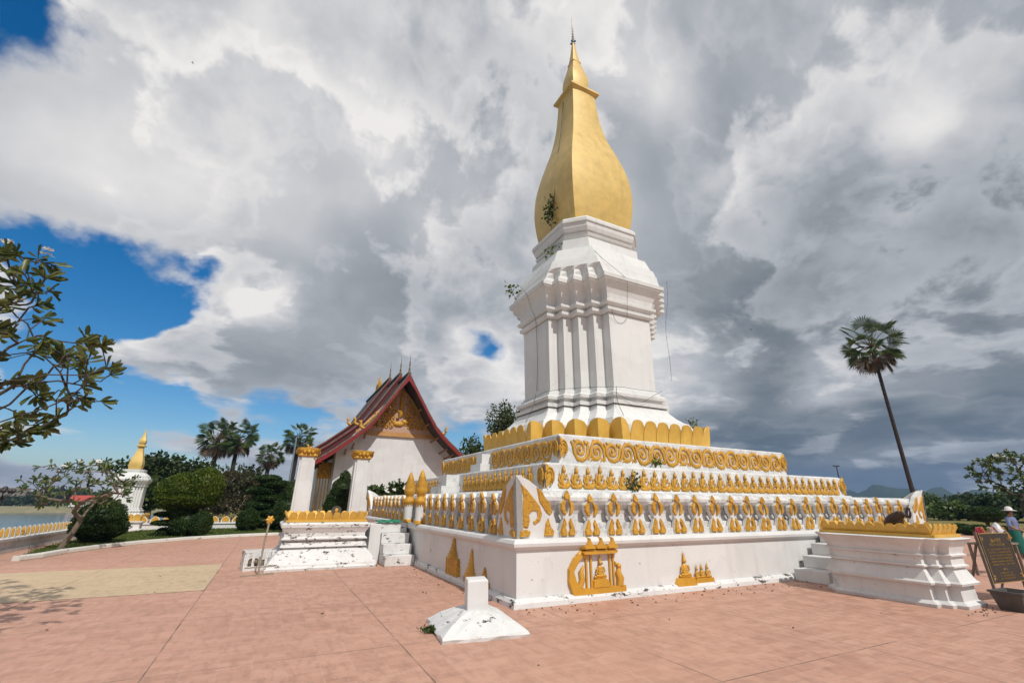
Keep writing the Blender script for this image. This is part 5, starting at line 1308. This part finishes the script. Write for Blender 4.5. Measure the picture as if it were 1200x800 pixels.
qc = K('ShaderNodeCombineXYZ'); nt.links.new(wm('MULTIPLY', sep.outputs['X'], 2.0), qc.inputs[0]); nt.links.new(wm('MULTIPLY', sep.outputs['Y'], 2.0), qc.inputs[1]); nt.links.new(zq, qc.inputs[2])
QV = qc.outputs[0]
warp = K('ShaderNodeTexNoise'); warp.inputs['Scale'].default_value = 1.6; warp.inputs['Detail'].default_value = 6; nt.links.new(QV, warp.inputs['Vector'])
wvec = wv('SUBTRACT', warp.outputs['Color'], (.5, .5, .5)).outputs[0]
sc_ = K('ShaderNodeVectorMath'); sc_.operation = 'SCALE'; nt.links.new(wvec, sc_.inputs[0]); sc_.inputs['Scale'].default_value = .26
PW_ = wv('ADD', QV, sc_.outputs[0]).outputs[0]
dw = K('ShaderNodeVectorMath'); dw.operation = 'SCALE'; nt.links.new(wvec, dw.inputs[0]); dw.inputs['Scale'].default_value = .30
DW = wv('ADD', DIR, dw.outputs[0]).outputs[0]
n1 = wn(PW_, 1.45, 9, .50); n2 = n1; n3 = wn(PW_, .7, 6, .5, 0, (7, 3, 0)); n4 = wn(PW_, 4.2, 8, .58, 0, (2, 9, 4))
def blobs(lst):
    tot = None
    for x, y, r_, a in lst:
        c = ray(x, y).normalized(); e = ray(x + r_ * .7, y + r_ * .7).normalized(); s_ = (c - e).length
        d = wv('SUBTRACT', DW, tuple(c)).outputs[0]; q = wv('DOT_PRODUCT', d, d).outputs['Value']
        g = wm('MULTIPLY', wm('EXPONENT', wm('MULTIPLY', q, -1 / (s_ * s_))), a); tot = g if tot is None else wm('ADD', tot, g)
    return tot
BLUE = [(30, 335, 60, .62), (110, 340, 60, .66), (180, 345, 52, .62), (235, 352, 36, .55), (10, 290, 38, .35), (35, 15, 75, .50), (100, 25, 50, .25), (0, 70, 40, .2), (60, 395, 45, .3), (240, 496, 36, .50), (330, 496, 40, .52), (150, 505, 44, .44), (385, 492, 30, .45), (80, 460, 45, .30), (60, 500, 50, .25), (330, 415, 58, -.42), (235, 420, 52, -.38), (420, 420, 58, -.35), (100, 480, 60, .34), (200, 500, 50, .34), (20, 470, 50, .25), (90, 20, 55, .25), (160, 20, 40, .15),
        (592, 402, 22, .38), (575, 385, 20, .25), (548, 505, 34, .42), (440, 478, 28, .30), (465, 165, 16, .22), (30, 520, 60, .2), (520, 440, 24, .18), (980, 330, 190, -.35), (1100, 130, 170, -.30), (850, 130, 120, -.28), (350, 200, 150, -.22), (1100, 520, 160, -.30), (150, 200, 120, -.18), (600, 60, 130, -.2), (860, 500, 120, -.25)]
SHADE = [(955, 455, 90, .20), (1100, 470, 70, .14), (800, 430, 60, .14), (1150, 390, 60, .08), (1060, 400, 60, .08), (1000, 545, 150, -.20), (1180, 500, 110, -.15), (840, 545, 90, -.12), (300, 150, 130, .16), (330, 270, 80, .14), (120, 130, 100, .08), (560, 230, 70, .10), (900, 385, 120, -0.186), (1060, 175, 95, -0.161), (1000, 270, 130, -0.136), (850, 70, 80, -0.099), (480, 335, 90, -0.124), (340, 445, 80, -0.149), (230, 452, 60, -0.087), (1000, 535, 170, -0.186), (1160, 450, 120, -0.149), (850, 490, 80, -0.112), (1180, 330, 90, -0.161), (785, 190, 55, -0.124), (560, 300, 70, -0.099), (600, 160, 80, -0.050), (920, 560, 160, -0.136), (1150, 545, 120, -0.124), (20, 545, 80, .12), (1190, 230, 60, -0.093), (650, 330, 60, -0.062),
         (190, 205, 110, 0.250), (430, 180, 60, 0.275), (505, 265, 55, 0.250), (750, 110, 48, 0.375), (830, 195, 50, 0.300), (755, 440, 50, 0.325), (1085, 125, 60, 0.350), (985, 462, 70, 0.300), (700, 250, 60, 0.175), (330, 40, 170, 0.150), (310, 362, 26, 0.525), (620, 430, 44, 0.325), (60, 180, 90, 0.175), (700, 20, 90, 0.175), (180, 395, 45, 0.250), (200, 478, 30, 0.275), (1110, 470, 60, 0.150), (950, 90, 60, 0.150), (560, 380, 30, 0.250)]
blue = blobs(BLUE); shade = blobs(SHADE)
def sm(x, a_, b_):
    n = K('ShaderNodeMapRange'); n.interpolation_type = 'SMOOTHSTEP'; nt.links.new(x, n.inputs[0]); n.inputs[1].default_value = a_; n.inputs[2].default_value = b_; return n.outputs[0]
def mixf(f, a_, b_): return wm('ADD', wm('MULTIPLY', wm('SUBTRACT', 1, f), a_), wm('MULTIPLY', f, b_))
c1, c2, c3, c4 = (wm('SUBTRACT', n_, .5) for n_ in (n1, n2, n3, n4))
nz = wm('ADD', wm('MULTIPLY', c1, 1.0), wm('MULTIPLY', c4, .75))
cov = wm('SUBTRACT', wm('ADD', wm('ADD', .64, nz), wm('MULTIPLY', c3, .3)), wm('MULTIPLY', blue, 1.15))
cover = sm(cov, .22, .54)
L0 = wm('ADD', wm('ADD', .575, wm('MULTIPLY', c3, .42)), wm('MULTIPLY', shade, 1.0))
# heaped front clouds: bright crisp rims, greyer cores
e1 = wm('ADD', c1, wm('MULTIPLY', c4, .35))
a1 = sm(e1, -.035, .03); f1 = sm(e1, -.01, .22)
L1 = wm('ADD', L0, wm('SUBTRACT', .20, wm('MULTIPLY', f1, .31)))
L = mixf(a1, wm('SUBTRACT', L0, .05), L1)
n6 = wm('SUBTRACT', wn(PW_, 2.9, 9, .55, 0, (4, 1, 8)), .5)
a2 = wm('MULTIPLY', sm(n6, .0, .06), .7); f2 = sm(n6, .0, .20)
L = mixf(a2, L, wm('ADD', L, wm('SUBTRACT', .13, wm('MULTIPLY', f2, .22))))
L = wm('ADD', L, wm('MULTIPLY', c4, .30))
rim = wm('SUBTRACT', 1, sm(cov, .40, .72)); lit = wm('ADD', L, wm('MULTIPLY', rim, .12))
rp = K('ShaderNodeValToRGB'); e = rp.color_ramp.elements
stops = [(0, (.066, .089, .108)), (.2, (.113, .137, .155)), (.40, (.212, .231, .247)), (.58, (.335, .352, .375)), (.78, (.485, .485, .495)), (1, (.68, .66, .64))]
while len(e) < len(stops): e.new(.5)
for el_, (p_, c_) in zip(e, stops): el_.position = p_; el_.color = (*c_, 1)
nt.links.new(lit, rp.inputs[0])
cs = K('ShaderNodeVectorMath'); cs.operation = 'SCALE'; nt.links.new(rp.outputs[0], cs.inputs[0]); cs.inputs['Scale'].default_value = 10
hs = K('ShaderNodeHueSaturation'); hs.inputs['Saturation'].default_value = 1.50; hs.inputs['Value'].default_value = .82; nt.links.new(sky.outputs[0], hs.inputs['Color'])
mx = K('ShaderNodeMix'); mx.data_type = 'RGBA'; nt.links.new(cover, mx.inputs['Factor']); nt.links.new(hs.outputs[0], mx.inputs[6]); nt.links.new(cs.outputs[0], mx.inputs[7])
bg = K('ShaderNodeBackground'); bg.inputs['Strength'].default_value = .1; nt.links.new(mx.outputs[2], bg.inputs['Color'])
wo = K('ShaderNodeOutputWorld'); nt.links.new(bg.outputs[0], wo.inputs['Surface'])

cam = bpy.data.cameras.new('camera'); cam.sensor_width = 36; cam.lens = FOC * 36 / 1200; cam.clip_end = 8000; cam.clip_start = .05
co = bpy.data.objects.new('camera', cam); COL.objects.link(co)
M = Matrix((CR, CU, -CF)).transposed().to_4x4(); M.translation = CAM; co.matrix_world = M; S.camera = co
S.view_settings.view_transform = 'Standard'; S.view_settings.look = 'None'; S.view_settings.exposure = .38; S.view_settings.gamma = 1
S.render.engine = 'CYCLES'; S.cycles.use_denoising = True; S.cycles.max_bounces = 6; S.cycles.transparent_max_bounces = 8
